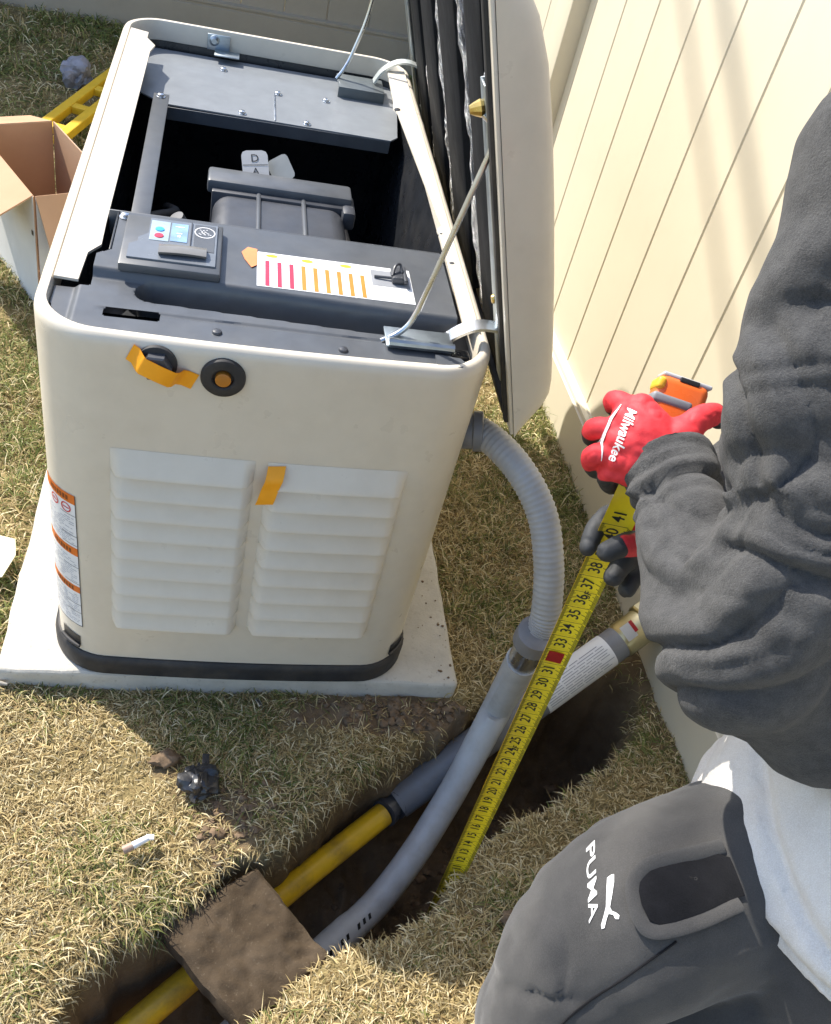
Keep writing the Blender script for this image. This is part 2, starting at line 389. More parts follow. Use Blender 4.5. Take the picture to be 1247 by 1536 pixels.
# tuck the sheet below the concrete pad
inpad = (GX.ravel() > -0.39) & (GX.ravel() < 0.41) & (GY.ravel() > 0.02) & (GY.ravel() < 1.36)
hz = np.where(inpad, hz-0.03, hz)
V = np.stack([GX.ravel(), GY.ravel(), hz], 1); nx = len(gx); ny = len(gy)
ii, jj = np.meshgrid(np.arange(nx-1), np.arange(ny-1)); a = (jj*nx+ii).ravel()
F = np.stack([a, a+1, a+nx+1, a+nx], 1)
me = bpy.data.meshes.new('ground'); me.from_pydata(V.tolist(), [], F.tolist()); me.materials.append(soil)
BARE = [(0.29, -0.040, 0.20, 0.050, 0.95), (0.02, -0.215, 0.085, 0.055, 0.6), (-0.005, -0.275, 0.06, 0.06, 0.75), (-0.10, -0.155, 0.035, 0.025, 0.7),
        (0.80, 0.10, 0.10, 0.10, 0.8), (-0.30, -0.015, 0.06, 0.02, 0.5), (0.42, -0.44, 0.05, 0.03, 0.6), (0.86, -0.02, 0.05, 0.14, 0.6)]
def bare(X, Y):
    b = np.zeros_like(X); P = np.stack([X, Y, 0*X], 1); n = 0.45*fnoise(P+5, 18.0, 3)
    for cx, cy, rx, ry, k in BARE:
        b = np.maximum(b, k*sstep(1.35, 0.65, np.hypot((X-cx)/rx, (Y-cy)/ry)+n))
    return b
turf = np.clip((1-bare(GX.ravel(), GY.ravel()))*sstep(0.02, -0.008, dz), 0, 1)
at = me.attributes.new('turf', 'FLOAT', 'POINT'); at.data.foreach_set('value', turf.astype(np.float32))
me.polygons.foreach_set('use_smooth', [True]*len(me.polygons)); me.update()
g = bpy.data.objects.new('ground', me); C.objects.link(g); g['kind'] = 'structure'

# ------------------------------------------------------------------ concrete pad
PX0, PX1, PY0, PY1, PZ = -0.405, 0.4225, -0.004, 1.40, 0.070
pv, pf = box(((PX0+PX1)/2, (PY0+PY1)/2, (PZ-0.06)/2), (PX1-PX0, PY1-PY0, PZ+0.06), 0.009, seg=3)
pv, pf = refine((pv, pf), 0.05)
pv = np.array(pv); pv += 0.0022*np.stack([fnoise(pv, 30, 3), fnoise(pv+4, 30, 3), 0.5*fnoise(pv+9, 30, 3)], 1)
pad = obj('concrete_pad', (pv, pf), concrete, origin=(0, 0.7, 0)); tag(pad, 'pale concrete slab lying on the lawn under the generator', 'slab')

# ------------------------------------------------------------------ side fence (vinyl privacy fence)
FK = -0.0353
def fx(y): return 0.88 + FK*y
fence_lab = 'cream vinyl privacy fence with vertical boards running beside the generator'
fence = thing('vinyl_fence', fence_lab, 'fence', (fx(0.5), 0.5, 0))
fa = math.atan2(-FK, 1.0)                                         # fence runs along (FK, 1)
fd = Vector((FK, 1, 0)).normalized(); fn = Vector((-1, FK, 0)).normalized()   # fn faces the lawn
def fpt(y, out, z): return Vector((fx(y), y, z)) + fn*out
FAX = (fd, Vector((-fd.y, fd.x, 0)), Vector((0, 0, 1)))
def picket_vf(w, h):
    # tongue and groove board: flat face, chamfered long edges that leave a V joint
    c = 0.0035; t = 0.022
    pr = [(-w/2, -t), (w/2, -t), (w/2, -c), (w/2-c, 0), (-w/2+c, 0), (-w/2, -c)]
    return prism(pr, h, (0, 0, 0), (tuple(fd), tuple(fn), (0, 0, 1)))
PW = 0.188
groove0 = 0.613
pk = mesh_of('picket', *picket_vf(PW-0.0016, 1.60), vinyl, 0)
def fence_bay(y0, y1, first):
    ys = []; y = first
    while y - PW > y0: y -= PW
    while y + 0.0 < y1:
        a, b = max(y-PW, y0) if y-PW < y0 else y-PW, y
        if y - PW >= y0 - 1e-6: ys.append(y - PW/2)
        y += PW
    return ys
YP = 1.66                                                          # post
for y in fence_bay(-1.6, 1.58, groove0): inst('picket', pk, fpt(y, 0, 0.165), fence)
last = 0
# closing strips where a bay does not end on a full board
pk2 = mesh_of('picket', *picket_vf(0.12, 1.60), vinyl, 0)
ys = fence_bay(-1.6, 1.58, groove0)
rem = (YP-0.06) - (ys[-1]+PW/2)
if rem > 0.01: inst('picket', mesh_of('picket', *picket_vf(rem, 1.60), vinyl, 0), fpt(ys[-1]+PW/2+rem/2+0.0008, 0, 0.165), fence)
y = YP+0.065
while y < 3.4:
    inst('picket', pk, fpt(y+PW/2, 0, 0.165), fence); y += PW
def rail(y0, y1, z0, z1, out):
    h = z1-z0; pr = [(-0.02, 0), (out-0.004, 0), (out, 0.004), (out, h-0.016), (out-0.006, h-0.013), (out-0.006, h-0.009), (out-0.002, h-0.006), (out-0.004, h), (0.006, h), (0.004, h+0.004), (-0.02, h+0.004)]
    a = fpt(y0, 0, z0); L = (fpt(y1, 0, z0)-a).length
    return prism([(p[0], p[1]) for p in pr], L, a, (tuple(fn), (0, 0, 1), tuple(fd)))
def fixwind(vf):
    bm = bmesh.new(); vs = [bm.verts.new(v) for v in vf[0]]
    for f in vf[1]:
        try: bm.faces.new([vs[i] for i in f])
        except ValueError: pass
    bmesh.ops.recalc_face_normals(bm, faces=bm.faces[:]); bm.verts.index_update()
    r = [tuple(v.co) for v in bm.verts], [tuple(v.index for v in f.verts) for f in bm.faces]; bm.free(); return r
obj('bottom_rail', fixwind(rail(-1.6, YP-0.062, -0.02, 0.182, 0.024)), vinyl, fence, 30)
obj('bottom_rail', fixwind(rail(YP+0.062, 3.42, -0.02, 0.182, 0.024)), vinyl, fence, 30)
obj('top_rail', fixwind(rail(-1.6, YP-0.062, 1.70, 1.86, 0.024)), vinyl, fence, 30)
obj('top_rail', fixwind(rail(YP+0.062, 3.42, 1.70, 1.86, 0.024)), vinyl, fence, 30)
pc = fpt(YP, -0.012, 0.95)
post = obj('post', box(pc, (0.122, 0.122, 1.96), 0.008, FAX), vinyl, fence, 30)
obj('post_cap', lathe([(0.092, 0), (0.094, 0.02), (0.02, 0.06), (0.0, 0.062)], (pc.x, pc.y, 1.93), (0, 0, 1), 4), vinyl, post, 0)

# ------------------------------------------------------------------ rear fence, in its own shade
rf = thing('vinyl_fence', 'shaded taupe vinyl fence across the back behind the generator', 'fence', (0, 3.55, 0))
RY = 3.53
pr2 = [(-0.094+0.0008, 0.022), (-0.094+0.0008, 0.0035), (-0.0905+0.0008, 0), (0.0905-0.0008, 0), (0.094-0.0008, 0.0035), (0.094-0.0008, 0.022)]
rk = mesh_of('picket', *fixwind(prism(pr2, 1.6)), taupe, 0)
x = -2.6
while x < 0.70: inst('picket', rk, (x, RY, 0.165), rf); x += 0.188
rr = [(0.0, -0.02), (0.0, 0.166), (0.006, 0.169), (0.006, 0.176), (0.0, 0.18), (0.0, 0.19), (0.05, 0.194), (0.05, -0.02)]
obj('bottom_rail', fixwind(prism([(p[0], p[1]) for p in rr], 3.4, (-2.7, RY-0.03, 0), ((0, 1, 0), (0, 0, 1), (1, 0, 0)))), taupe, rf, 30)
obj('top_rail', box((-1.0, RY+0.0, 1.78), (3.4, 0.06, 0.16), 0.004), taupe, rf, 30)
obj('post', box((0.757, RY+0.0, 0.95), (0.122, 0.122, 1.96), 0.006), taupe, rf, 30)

# ------------------------------------------------------------------ grass
def grass_pts(x0, x1, y0, y1, dens):
    n = int((x1-x0)*(y1-y0)*dens); return np.stack([rng.uniform(x0, x1, n), rng.uniform(y0, y1, n)], 1)
def blades(P, L, Wd, green, rise=34, spread=20):
    n = len(P); X, Y = P[:, 0], P[:, 1]
    z, d = ground_h(X, Y)
    b = bare(X, Y)
    keep = (d < 0.008) & (rng.uniform(0, 1, n) > b*0.97)
    clump = fnoise(np.stack([X, Y, 0*X], 1)+2.2, 9.0, 3)
    keep &= rng.uniform(0, 1, n) < 0.78+0.5*clump
    keep &= ~((X > PX0-0.004) & (X < PX1+0.004) & (Y > PY0-0.003) & (Y < PY1+0.004))
    keep &= X < fx(Y)-0.022
    P = P[keep]; X, Y = P[:, 0], P[:, 1]; z = z[keep]; d = d[keep]; n = len(P); clump = clump[keep]
    e = 0.01; gxv = (sdf(P+[e, 0])-sdf(P-[e, 0])); gyv = (sdf(P+[0, e])-sdf(P-[0, e]))
    gm = np.hypot(gxv, gyv)+1e-9; gxv /= gm; gyv /= gm
    th = rng.uniform(0, 2*math.pi, n) + 0.8*fnoise(np.stack([X, Y, 0*X], 1)+8, 7.0, 2)
    dx, dy = np.cos(th), np.sin(th)
    w = np.where(d > -0.045, 0.6, 0.0)*sstep(-0.045, -0.005, d)
    dx = dx*(1-0.5*w)+gxv*w*1.3; dy = dy*(1-0.5*w)+gyv*w*1.3
    m = np.hypot(dx, dy)+1e-9; dx /= m; dy /= m
    el = np.radians(np.clip(rng.normal(rise, spread, n), 2, 85))              # rise of the first half
    el = el - w*0.25
    el2 = el - np.radians(rng.uniform(15, 75, n)) - w*0.35
    ln = L*(1+0.35*clump)*rng.uniform(0.35, 1.2, n)*np.where(rng.uniform(0, 1, n) < 0.06, 1.6, 1); wd = Wd*rng.uniform(0.6, 1.35, n)
    base = np.stack([X, Y, z-0.002+rng.uniform(0, 0.008, n)], 1)
    d1 = np.stack([dx*np.cos(el), dy*np.cos(el), np.sin(el)], 1); d2 = np.stack([dx*np.cos(el2), dy*np.cos(el2), np.sin(el2)], 1)
    mid = base+d1*(ln*0.55)[:, None]; tip = mid+d2*(ln*0.5)[:, None]
    over = sstep(-0.03, 0.0, d)
    gfl = z+0.003
    mid[:, 2] = np.maximum(mid[:, 2], gfl-0.03*over); tip[:, 2] = np.where(over > 0.2, tip[:, 2], np.maximum(tip[:, 2], gfl))
    tw = rng.uniform(-0.9, 0.9, n)
    sx = np.stack([-dy*np.cos(tw), dx*np.cos(tw), np.sin(tw)], 1)*(wd/2)[:, None]
    V = np.stack([base-sx, base+sx, mid+sx*0.85, mid-sx*0.85, tip], 1).reshape(-1, 3)
    # colours
    k = rng.uniform(0, 1, n); big = fnoise(np.stack([X, Y, 0*X], 1)+21, 3.0, 2); gp = np.clip(green(X, Y)+0.30*clump+0.22*big, 0, 1)
    straw = np.array([(0.72, 0.59, 0.33), (0.60, 0.47, 0.23), (0.82, 0.71, 0.45), (0.36, 0.26, 0.12), (0.50, 0.40, 0.19)])
    grn = np.array([(0.20, 0.23, 0.065), (0.14, 0.175, 0.05), (0.30, 0.31, 0.10)])
    col = straw[rng.integers(0, 5, n)]; gc = grn[rng.integers(0, 3, n)]
    col = np.where((k < gp)[:, None], gc, col)*rng.uniform(0.75, 1.15, n)[:, None]
    return V, col
def golden(X, Y):
    g = 0.15 + 0.38*sstep(0.45, 0.85, X)*sstep(-0.3, 0.2, Y) + 0.18*sstep(0.1, 0.9, Y)
    g = g - 0.13*sstep(0.05, -0.25, X)*sstep(0.0, -0.2, Y)
    return g + 0.16*sstep(-0.12, -0.02, Y)*sstep(0.1, -0.3, X)
def build_grass(name, sets, label):
    VV = np.concatenate([s[0] for s in sets]); CC = np.concatenate([s[1] for s in sets]); n = len(CC)
    me = bpy.data.meshes.new(name); i0 = np.arange(n)*5
    me.vertices.add(n*5); me.vertices.foreach_set('co', VV.ravel())
    q = np.stack([i0, i0+1, i0+2, i0+3], 1); t = np.stack([i0+3, i0+2, i0+4], 1)
    loops = np.concatenate([q, t], 1).ravel(); me.loops.add(len(loops)); me.loops.foreach_set('vertex_index', loops)
    st = (np.arange(n)*7)[:, None]+np.array([0, 4])[None]; me.polygons.add(n*2); me.polygons.foreach_set('loop_start', st.ravel())
    me.update(calc_edges=True); me.validate()
    at = me.attributes.new('tint', 'FLOAT_COLOR', 'POINT')
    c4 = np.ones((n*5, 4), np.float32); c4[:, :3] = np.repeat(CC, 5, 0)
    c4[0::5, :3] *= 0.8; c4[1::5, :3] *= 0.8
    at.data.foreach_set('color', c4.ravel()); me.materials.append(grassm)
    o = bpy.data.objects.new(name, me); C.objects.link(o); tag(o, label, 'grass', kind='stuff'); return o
sets = [blades(grass_pts(-0.62, 0.92, -0.75, 0.02, 60000), 0.024, 0.0017, lambda X, Y: 0.3*golden(X, Y), 6, 8),
        blades(grass_pts(0.40, 0.90, 0.02, 1.2, 25000), 0.028, 0.0020, lambda X, Y: 0.3*golden(X, Y), 6, 8),
        blades(grass_pts(-0.62, 0.92, -0.75, 0.02, 72000), 0.027, 0.0018, golden, 22, 19),
        blades(grass_pts(0.40, 0.90, 0.02, 1.9, 62000), 0.036, 0.0022, golden),
        blades(grass_pts(-0.95, -0.38, 0.0, 1.4, 45000), 0.036, 0.0024, golden),
        blades(grass_pts(-1.5, 0.8, 1.4, 2.4, 15000), 0.042, 0.0036, golden),
        blades(grass_pts(-1.6, 0.8, 2.4, 3.52, 9000), 0.048, 0.0046, golden),
        blades(grass_pts(-1.6, -0.62, -1.6, 0.0, 9000), 0.04, 0.003, golden),
        blades(grass_pts(-0.62, 0.9, -1.6, -0.75, 9000), 0.04, 0.003, golden)]
build_grass('dry_grass', sets, 'short dry straw coloured lawn grass with some green blades')

# ------------------------------------------------------------------ the generator
gen = thing('standby_generator', 'beige home standby generator with its lid propped open on a concrete pad', 'generator', (0, 0.635, PZ))
GL = 1.27; ZT = 0.777
def section(hw, y0, y1, r, bow=0.010, nf=28, ns=20, na=12):
    """closed outline, counter-clockwise from above: front edge left to right, then right, rear, left"""
    P = []
    def arc(cx, cy, a0, a1):
        for t in np.linspace(a0, a1, na): P.append((cx+r*math.cos(t), cy+r*math.sin(t)))
    arc(-hw+r, y0+r, math.pi, 1.5*math.pi)
    for t in np.linspace(0, 1, nf+2)[1:-1]: P.append((-hw+r+(2*hw-2*r)*t, y0))
    arc(hw-r, y0+r, 1.5*math.pi, 2*math.pi)
    for t in np.linspace(0, 1, ns+2)[1:-1]: P.append((hw, y0+r+(y1-y0-2*r)*t))
    arc(hw-r, y1-r, 0, 0.5*math.pi)
    for t in np.linspace(0, 1, nf+2)[1:-1]: P.append((hw-r-(2*hw-2*r)*t, y1))
    arc(-hw+r, y1-r, 0.5*math.pi, math.pi)
    for t in np.linspace(0, 1, ns+2)[1:-1]: P.append((-hw, y1-r-(y1-y0-2*r)*t))
    P = np.array(P)
    wv = np.clip((y0+r-P[:, 1])/r, 0, 1)                     # only the front edge bows out
    P[:, 1] -= bow*wv*(1-(P[:, 0]/hw)**2)
    return P
def sec_at(z, inset=0.0, ext=0.0):
    t = np.clip((z-0.11)/(ZT-0.11), 0, 1)
    hw = 0.310+0.0075*t-inset+ext; y0 = 0.006-0.006*t+inset-ext
    return section(hw, y0, GL-inset+ext, max(0.02, 0.085-inset+ext))
def loft(rings, cap0=False, cap1=False):
    n = len(rings[0]); V = [tuple(p) for r in rings for p in r]; F = []
    for i in range(len(rings)-1):
        for k in range(n):
            k2 = (k+1) % n; F.append((i*n+k, i*n+k2, (i+1)*n+k2, (i+1)*n+k))
    if cap0: F.append(tuple(range(n-1, -1, -1)))
    if cap1: F.append(tuple((len(rings)-1)*n+k for k in range(n)))
    return V, F
def ring(z, inset=0.0, ext=0.0):
    s_ = sec_at(z, inset, ext); return [(p[0], p[1], z) for p in s_]
def front_y(x, z):
    t = (z-0.11)/(ZT-0.11); hw = 0.310+0.0075*t; y0 = 0.006-0.006*t; r = 0.085
    y = y0 - 0.010*(1-(x/hw)**2)
    if abs(x) > hw-r:
        dx = abs(x)-(hw-r); yc = y0+r-math.sqrt(max(0, r*r-dx*dx)); wv = max(0.0, min(1.0, (y0+r-yc)/r)); y = yc-0.010*wv*(1-(x/hw)**2)
    return y
zs = [0.108, 0.112]+list(np.linspace(0.13, 0.745, 12))+[0.760]
rings = [ring(zs[0], 0.006)]+[ring(z) for z in zs[1:]]
rings += [ring(0.768, 0.0015), ring(0.7745, 0.0055), ring(0.777, 0.0115), ring(0.7755, 0.0165), ring(0.770, 0.0185), ring(0.735, 0.019)]
shell = obj('enclosure', loft(rings), paint, gen, 50)
# dark inner liner and engine bay
lin_r = [ring(0.7345, 0.0192), ring(0.66, 0.030), ring(0.14, 0.032)]
V_, F_ = loft(lin_r); n_ = len(lin_r[0]); F_ = [tuple(reversed(f)) for f in F_]; F_.append(tuple(2*n_+k for k in range(n_)))
obj('engine_bay_liner', (V_, F_), black, gen, 40)
# black base skirt
sk = [ring(0.0705, 0.002), ring(0.0715, -0.002, 0.0), ring(0.074, 0, 0.0075), ring(0.100, 0, 0.0085), ring(0.110, 0, 0.0065), ring(0.1135, 0, 0.003), ring(0.114, 0.004)]
obj('base_skirt', loft(sk, True, True), rubber, gen, 40)
def shell_pt(k, z, off=0.0):
    """point on the shell outline at fractional index k, pushed out by off"""
    s_ = sec_at(z); n = len(s_); i = int(math.floor(k)); f = k-i
    a, b = s_[i % n], s_[(i+1) % n]; p = a*(1-f)+b*f; t = s_[(i+2) % n]-s_[(i-1) % n]; t = t/np.linalg.norm(t)
    return (p[0]+t[1]*off, p[1]-t[0]*off, z)
def patch(k0, k1, z0, z1, off, nk=10, nz=2, zfun=None):
    V = []; F = []
    for j in range(nz+1):
        for i in range(nk+1): V.append(shell_pt(k0+(k1-k0)*i/nk, z0+(z1-z0)*j/nz, off))
    for j in range(nz):
        for i in range(nk): a = j*(nk+1)+i; F.append((a, a+1, a+nk+2, a+nk+1))
    return V, F

# louvres: two columns of pressed slats, each a mesh of its own
def louver_vf(x0, x1, z0, z1):
    nx_ = 22; prof = [(1.0, 0.0), (0.93, 0.0015), (0.72, 0.0062), (0.45, 0.0120), (0.22, 0.0170), (0.085, 0.0200), (0.060, 0.0202), (0.052, 0.0190), (0.055, -0.004)]
    V = []; F = []; m = len(prof)
    for i in range(nx_+1):
        x = x0+(x1-x0)*i/nx_; e = max(0.0, min(x-x0, x1-x)); s_ = math.sin(min(1, e/0.013)*math.pi/2)**0.7
        for t, d in prof:
            z = z0+(z1-z0)*t; V.append((x, front_y(x, z)-(d*s_ if d > 0 else d)-0.0004, z))
    for i in range(nx_):
        for k in range(m-1): a = i*m+k; F.append((a, a+1, a+m+1, a+m))
    return V, F
nl = 9; zt_, zb_ = 0.590, 0.212
for c_, (xa, xb) in enumerate(((-0.212, -0.008), (0.010, 0.220))):
    for i in range(nl):
        h_ = (zt_-zb_)/nl; z1_ = zt_-i*h_
        obj('louver', louver_vf(xa, xb, z1_-h_+0.0012, z1_-0.0006), paint, gen, 60)

# round gland and capped plug on the front
def fnorm(x, z): return Vector((0.06*x/0.3, -1, 0)).normalized()
gl = Vector((-0.0645, front_y(-0.0645, 0.733), 0.733))
gro = obj('rubber_grommet', lathe([(0.030, -0.001), (0.030, 0.004), (0.0285, 0.0065), (0.024, 0.0080), (0.016, 0.0078), (0.014, 0.006), (0.0135, 0.001)], gl, fnorm(-0.06, 0), 36), rubber, gen, 40)
obj('plug', lathe([(0.0105, 0.0), (0.0105, 0.0095), (0.008, 0.0105), (0.0, 0.0105)], gl, fnorm(-0.06, 0), 20), mat('amber_plug', (0.45, 0.17, 0.02), 0.35, var=0.2), gro, 40)
pl = Vector((-0.151, front_y(-0.151, 0.744), 0.744))
plug = obj('threaded_cap', lathe([(0.0265, -0.001), (0.0265, 0.005), (0.025, 0.006)], pl, fnorm(-0.15, 0), 32), rubber, gen, 40)
obj('hex_nut', lathe([(0.0205, 0.005), (0.0205, 0.016), (0.018, 0.018), (0.0, 0.018)], pl, fnorm(-0.15, 0), 6), plast, plug, 10)
def strip(P, wdir, w, off=0.0006, bend=None):
    V = []; F = []; wv = Vector(wdir).normalized()*w/2
    for p in P: V += [tuple(Vector(p)-wv), tuple(Vector(p)+wv)]
    for i in range(len(P)-1): F.append((2*i, 2*i+1, 2*i+3, 2*i+2))
    return V, F
def thick(VF, t=0.0006):
    V, F = VF; N = normals(V, F); V = np.asarray(V); n = len(V)
    return np.vstack([V+N*t/2, V-N*t/2]), list(F)+[tuple(i+n for i in reversed(f)) for f in F]
dirn = Vector((0.92, 0, -0.40)).normalized(); Ptape = []
for t, o_ in ((-0.042, 0.0015), (-0.034, 0.004), (-0.027, 0.0165), (-0.023, 0.0205), (0.000, 0.0212), (0.018, 0.0205), (0.023, 0.016), (0.028, 0.006), (0.036, 0.0020), (0.050, 0.0012)):
    q = pl+dirn*t+Vector((0.004, 0, -0.004)); Ptape.append((q.x, front_y(q.x, q.z)-o_, q.z))
mt1 = thing('masking_tape', 'orange tape strip slanting across the black hex plug on the generator front', 'tape strip', tuple(pl), 'orange tape strips on the generator')
obj('strip', thick(strip(Ptape, (0.40, 0, 0.92), 0.026)), tapem, mt1, 60)
Ptape = []
for t in np.linspace(0, 1, 9):
    x = 0.023-0.013*t; z = 0.586-0.062*t; lv = 0.0208 if t > 0.2 else 0.004+0.08*t
    Ptape.append((x, front_y(x, z)-lv-0.0012*math.sin(t*9), z))
mt2 = thing('masking_tape', 'short upright orange tape strip stuck between the two louver columns', 'tape strip', (0.02, 0, 0.55), 'orange tape strips on the generator')
obj('strip', thick(strip(Ptape, (1, 0, 0.12), 0.026)), tapem, mt2, 60)

# warning label wrapped round the front left corner
def LK(k): return 2.0+(k-2.2)*0.68
def lpatch(k0, k1, *a_): return patch(LK(k0), LK(k1), *a_)
lab = obj('warning_label', lpatch(2.2, 11.2, 0.178, 0.480, 0.0007, 14, 6), white, gen, 60)
def slant_patch(k0, k1, z0, z1, off): return lpatch(k0, k1, z0, z1, off, 12, 1)
obj('border_line', join(lpatch(11.05, 11.2, 0.178, 0.480, 0.0011, 1, 6), lpatch(2.2, 11.2, 0.178, 0.1792, 0.0011, 12, 1)), ink, lab, 60)
for z0, z1 in ((0.461, 0.480), (0.349, 0.367), (0.262, 0.277)):
    b_ = obj('warning_band', lpatch(2.2, 11.05, z0, z1, 0.0010, 12, 1), warnink, lab, 60)
parts = []
for zc in (0.470, 0.357, 0.269):
    for i in range(7): parts.append(lpatch(4.6+i*0.75, 5.1+i*0.75, zc-0.0045, zc+0.0045, 0.0013, 1, 1))
tag(obj('band_lettering', join(*parts), mat('band_dark_print', (0.22, 0.05, 0.01), 0.5), lab, 60), kind='stuff')
parts = []
for z in list(np.arange(0.375, 0.432, 0.0045))+list(np.arange(0.286, 0.342, 0.0045))+list(np.arange(0.186, 0.254, 0.0045)):
    k = 2.8
    while k < 10.3:
        w_ = random.uniform(0.4, 1.6)
        if random.random() < 0.75: parts.append(lpatch(k, min(10.6, k+w_), z, z+0.0016, 0.0011, 2, 1))
        k += w_+0.25
tag(obj('small_print', join(*parts), mat('label_small_print', (0.48, 0.49, 0.52), 0.5), lab, 60), kind='stuff')
parts = []
for z in (0.436, 0.392, 0.372, 0.322, 0.283, 0.232, 0.212): parts.append(lpatch(7.5, 11.05, z, z+0.0008, 0.0012, 5, 1))
tag(obj('rule_lines', join(*parts), ink, lab, 60), kind='stuff')
def ring_patch(kc, zc, rk, rz, wid=0.22):
    V = []; F = []; n = 22
    for i in range(n):
        a = 2*math.pi*i/n
        for s_ in (1, 1-wid): V.append(shell_pt(LK(kc+rk*s_*math.cos(a)), zc+rz*s_*math.sin(a), 0.0013))
    for i in range(n): a = 2*i; b = 2*((i+1) % n); F.append((a, a+1, b+1, b))
    return V, F
for kc in (5.9, 9.0):
    ic = obj('prohibition_icon', join(ring_patch(kc, 0.4485, 1.15, 0.0095), lpatch(kc-0.75, kc+0.75, 0.4475, 0.4495, 0.0014, 3, 1)), redink, lab, 60)

# dark notches in the skirt corners
def notch(k0, k1, name='corner_slot'):
    a = patch(k0, k1, 0.127, 0.150, 0.0012, 6, 1); v = a[0]; h = len(v)//2
    s_ = obj(name, a, ink, gen, 60)
    obj('slot_lip', tube([shell_pt(k0+(k1-k0)*t, 0.1262, 0.004) for t in np.linspace(0, 1, 7)], 0.0035, 8), rubber, s_, 60)
notch(4.2, 7.6); notch(44.6, 48.4)

# ------------------------------------------------------------------ top of the generator: deck with recess, front strip
def deck_h(x, y):
    z = 0.7715
    # raised panel behind the recess, with a soft front edge
    z = z+0.0135*sstep(0.128, 0.140, y+0.045*x)
    z = z+0.0045*sstep(0.300, 0.312, y)*0
    # long recess with a round left end
    px = np.clip(x, -0.168, 0.5); d = np.hypot(x-px, y-0.1085+0.045*x)
    z = z-0.050*sstep(0.0235, 0.0180, d)
    # shallow swage line along the front strip
    z = z-0.0022*sstep(0.004, 0.0018, np.abs(y-0.063+0.012*x))*sstep(-0.24, -0.22, x)*sstep(0.24, 0.22, x)
    # left end steps down to the corner
    z = z-0.006*sstep(-0.262, -0.272, x)
    return z
xs_ = np.arange(-0.300, 0.2705, 0.0021); ys_ = np.arange(-0.010, 0.3185, 0.0021)
XX, YY = np.meshgrid(xs_, ys_); ZZ = deck_h(XX.ravel(), YY.ravel())
inner = sec_at(0.77, 0.0205)
def inside_poly(P, poly):
    ins = np.zeros(len(P), bool)
    for a, b in zip(poly, np.roll(poly, -1, 0)):
        c = (a[1] > P[:, 1]) != (b[1] > P[:, 1]); xs = a[0]+(P[:, 1]-a[1])/(b[1]-a[1]+1e-12)*(b[0]-a[0]); ins ^= c & (P[:, 0] < xs)
    return ins
DP = np.stack([XX.ravel(), YY.ravel()], 1)
# the sheet is trimmed to the enclosure lip, a stepped left edge and a hand slot
okv = inside_poly(DP, inner)
okv &= ~((DP[:, 0] < -0.232) & (DP[:, 1] > 0.200-0.9*np.clip(-0.232-DP[:, 0], 0, 0.03)))
okv &= ~((DP[:, 0] < -0.250) & (DP[:, 1] > 0.120))
okv &= ~((DP[:, 0] > -0.226) & (DP[:, 0] < -0.154) & (np.abs(DP[:, 1]-0.058+0.012*0) < 0.010))
okv &= ~((DP[:, 0] > 0.252) & (DP[:, 1] < 0.075))
# pull border vertices of the front edge exactly onto the lip so the trim is smooth
V = np.stack([DP[:, 0], DP[:, 1], ZZ], 1); nxx = len(xs_); F = []
for j in range(len(ys_)-1):
    for i in range(nxx-1):
        q = (j*nxx+i, j*nxx+i+1, (j+1)*nxx+i+1, (j+1)*nxx+i); c = sum(okv[k] for k in q)
        if c >= 3: F.append(q)
ctr = inner
for k in range(len(V)):
    if not okv[k] and V[k, 1] < 0.11 and V[k, 0] < 0.25 and not (-0.24 < V[k, 0] < -0.14 and 0.03 < V[k, 1] < 0.09):
        d = np.hypot(inner[:, 0]-V[k, 0], inner[:, 1]-V[k, 1]); m = d.argmin(); V[k, :2] = inner[m]
used = sorted({i for f in F for i in f}); mp = {u: i for i, u in enumerate(used)}
deck = obj('control_deck', (V[used], [tuple(mp[i] for i in f) for f in F]), deckm, gen, 45)
obj('deck_rear_edge', box((0.010, 0.3195, 0.765), (0.515, 0.003, 0.040), 0.0008), deckm, deck, 30)
obj('deck_side_edge', box((-0.2335, 0.261, 0.765), (0.003, 0.116, 0.038), 0.0008), black, deck, 30)
obj('slot_shade_plate', box((-0.19, 0.06, 0.757), (0.085, 0.03, 0.002)), mat('slot_shade_black', (0.003, 0.003, 0.003), 0.9, spec=0.05), deck, 0)  # added black plate that supplies the shade inside the slot
obj('under_tray', box((-0.01, 0.135, 0.70), (0.53, 0.20, 0.006), 0.001), black, deck, 30)
obj('end_cap', fixwind(prism([(0.225, 0.0), (0.262, 0.004), (0.268, 0.016), (0.262, 0.026), (0.225, 0.030)], 0.004, (0, 0.006, 0.772))), deckm, deck, 30)
scr = lathe([(0.0068, 0), (0.0068, 0.0015), (0.0058, 0.0032), (0.003, 0.0042), (0.0, 0.0044)], (0, 0, 0), (0, 0, 1), 16)
scm = mesh_of('screw', *scr, plast, 40)
for q in ((-0.077, 0.036, 0.7716), (0.094, 0.027, 0.7716)): inst('screw', scm, q, deck)
scz = mesh_of('bolt', *lathe([(0.009, 0), (0.009, 0.0012), (0.006, 0.0016), (0.006, 0.0055), (0.0045, 0.0065), (0.0, 0.0065)], (0, 0, 0), (0, 0, 1), 12), zinc, 40)
inst('bolt', scz, (-0.222, 0.300, 0.7856), deck)

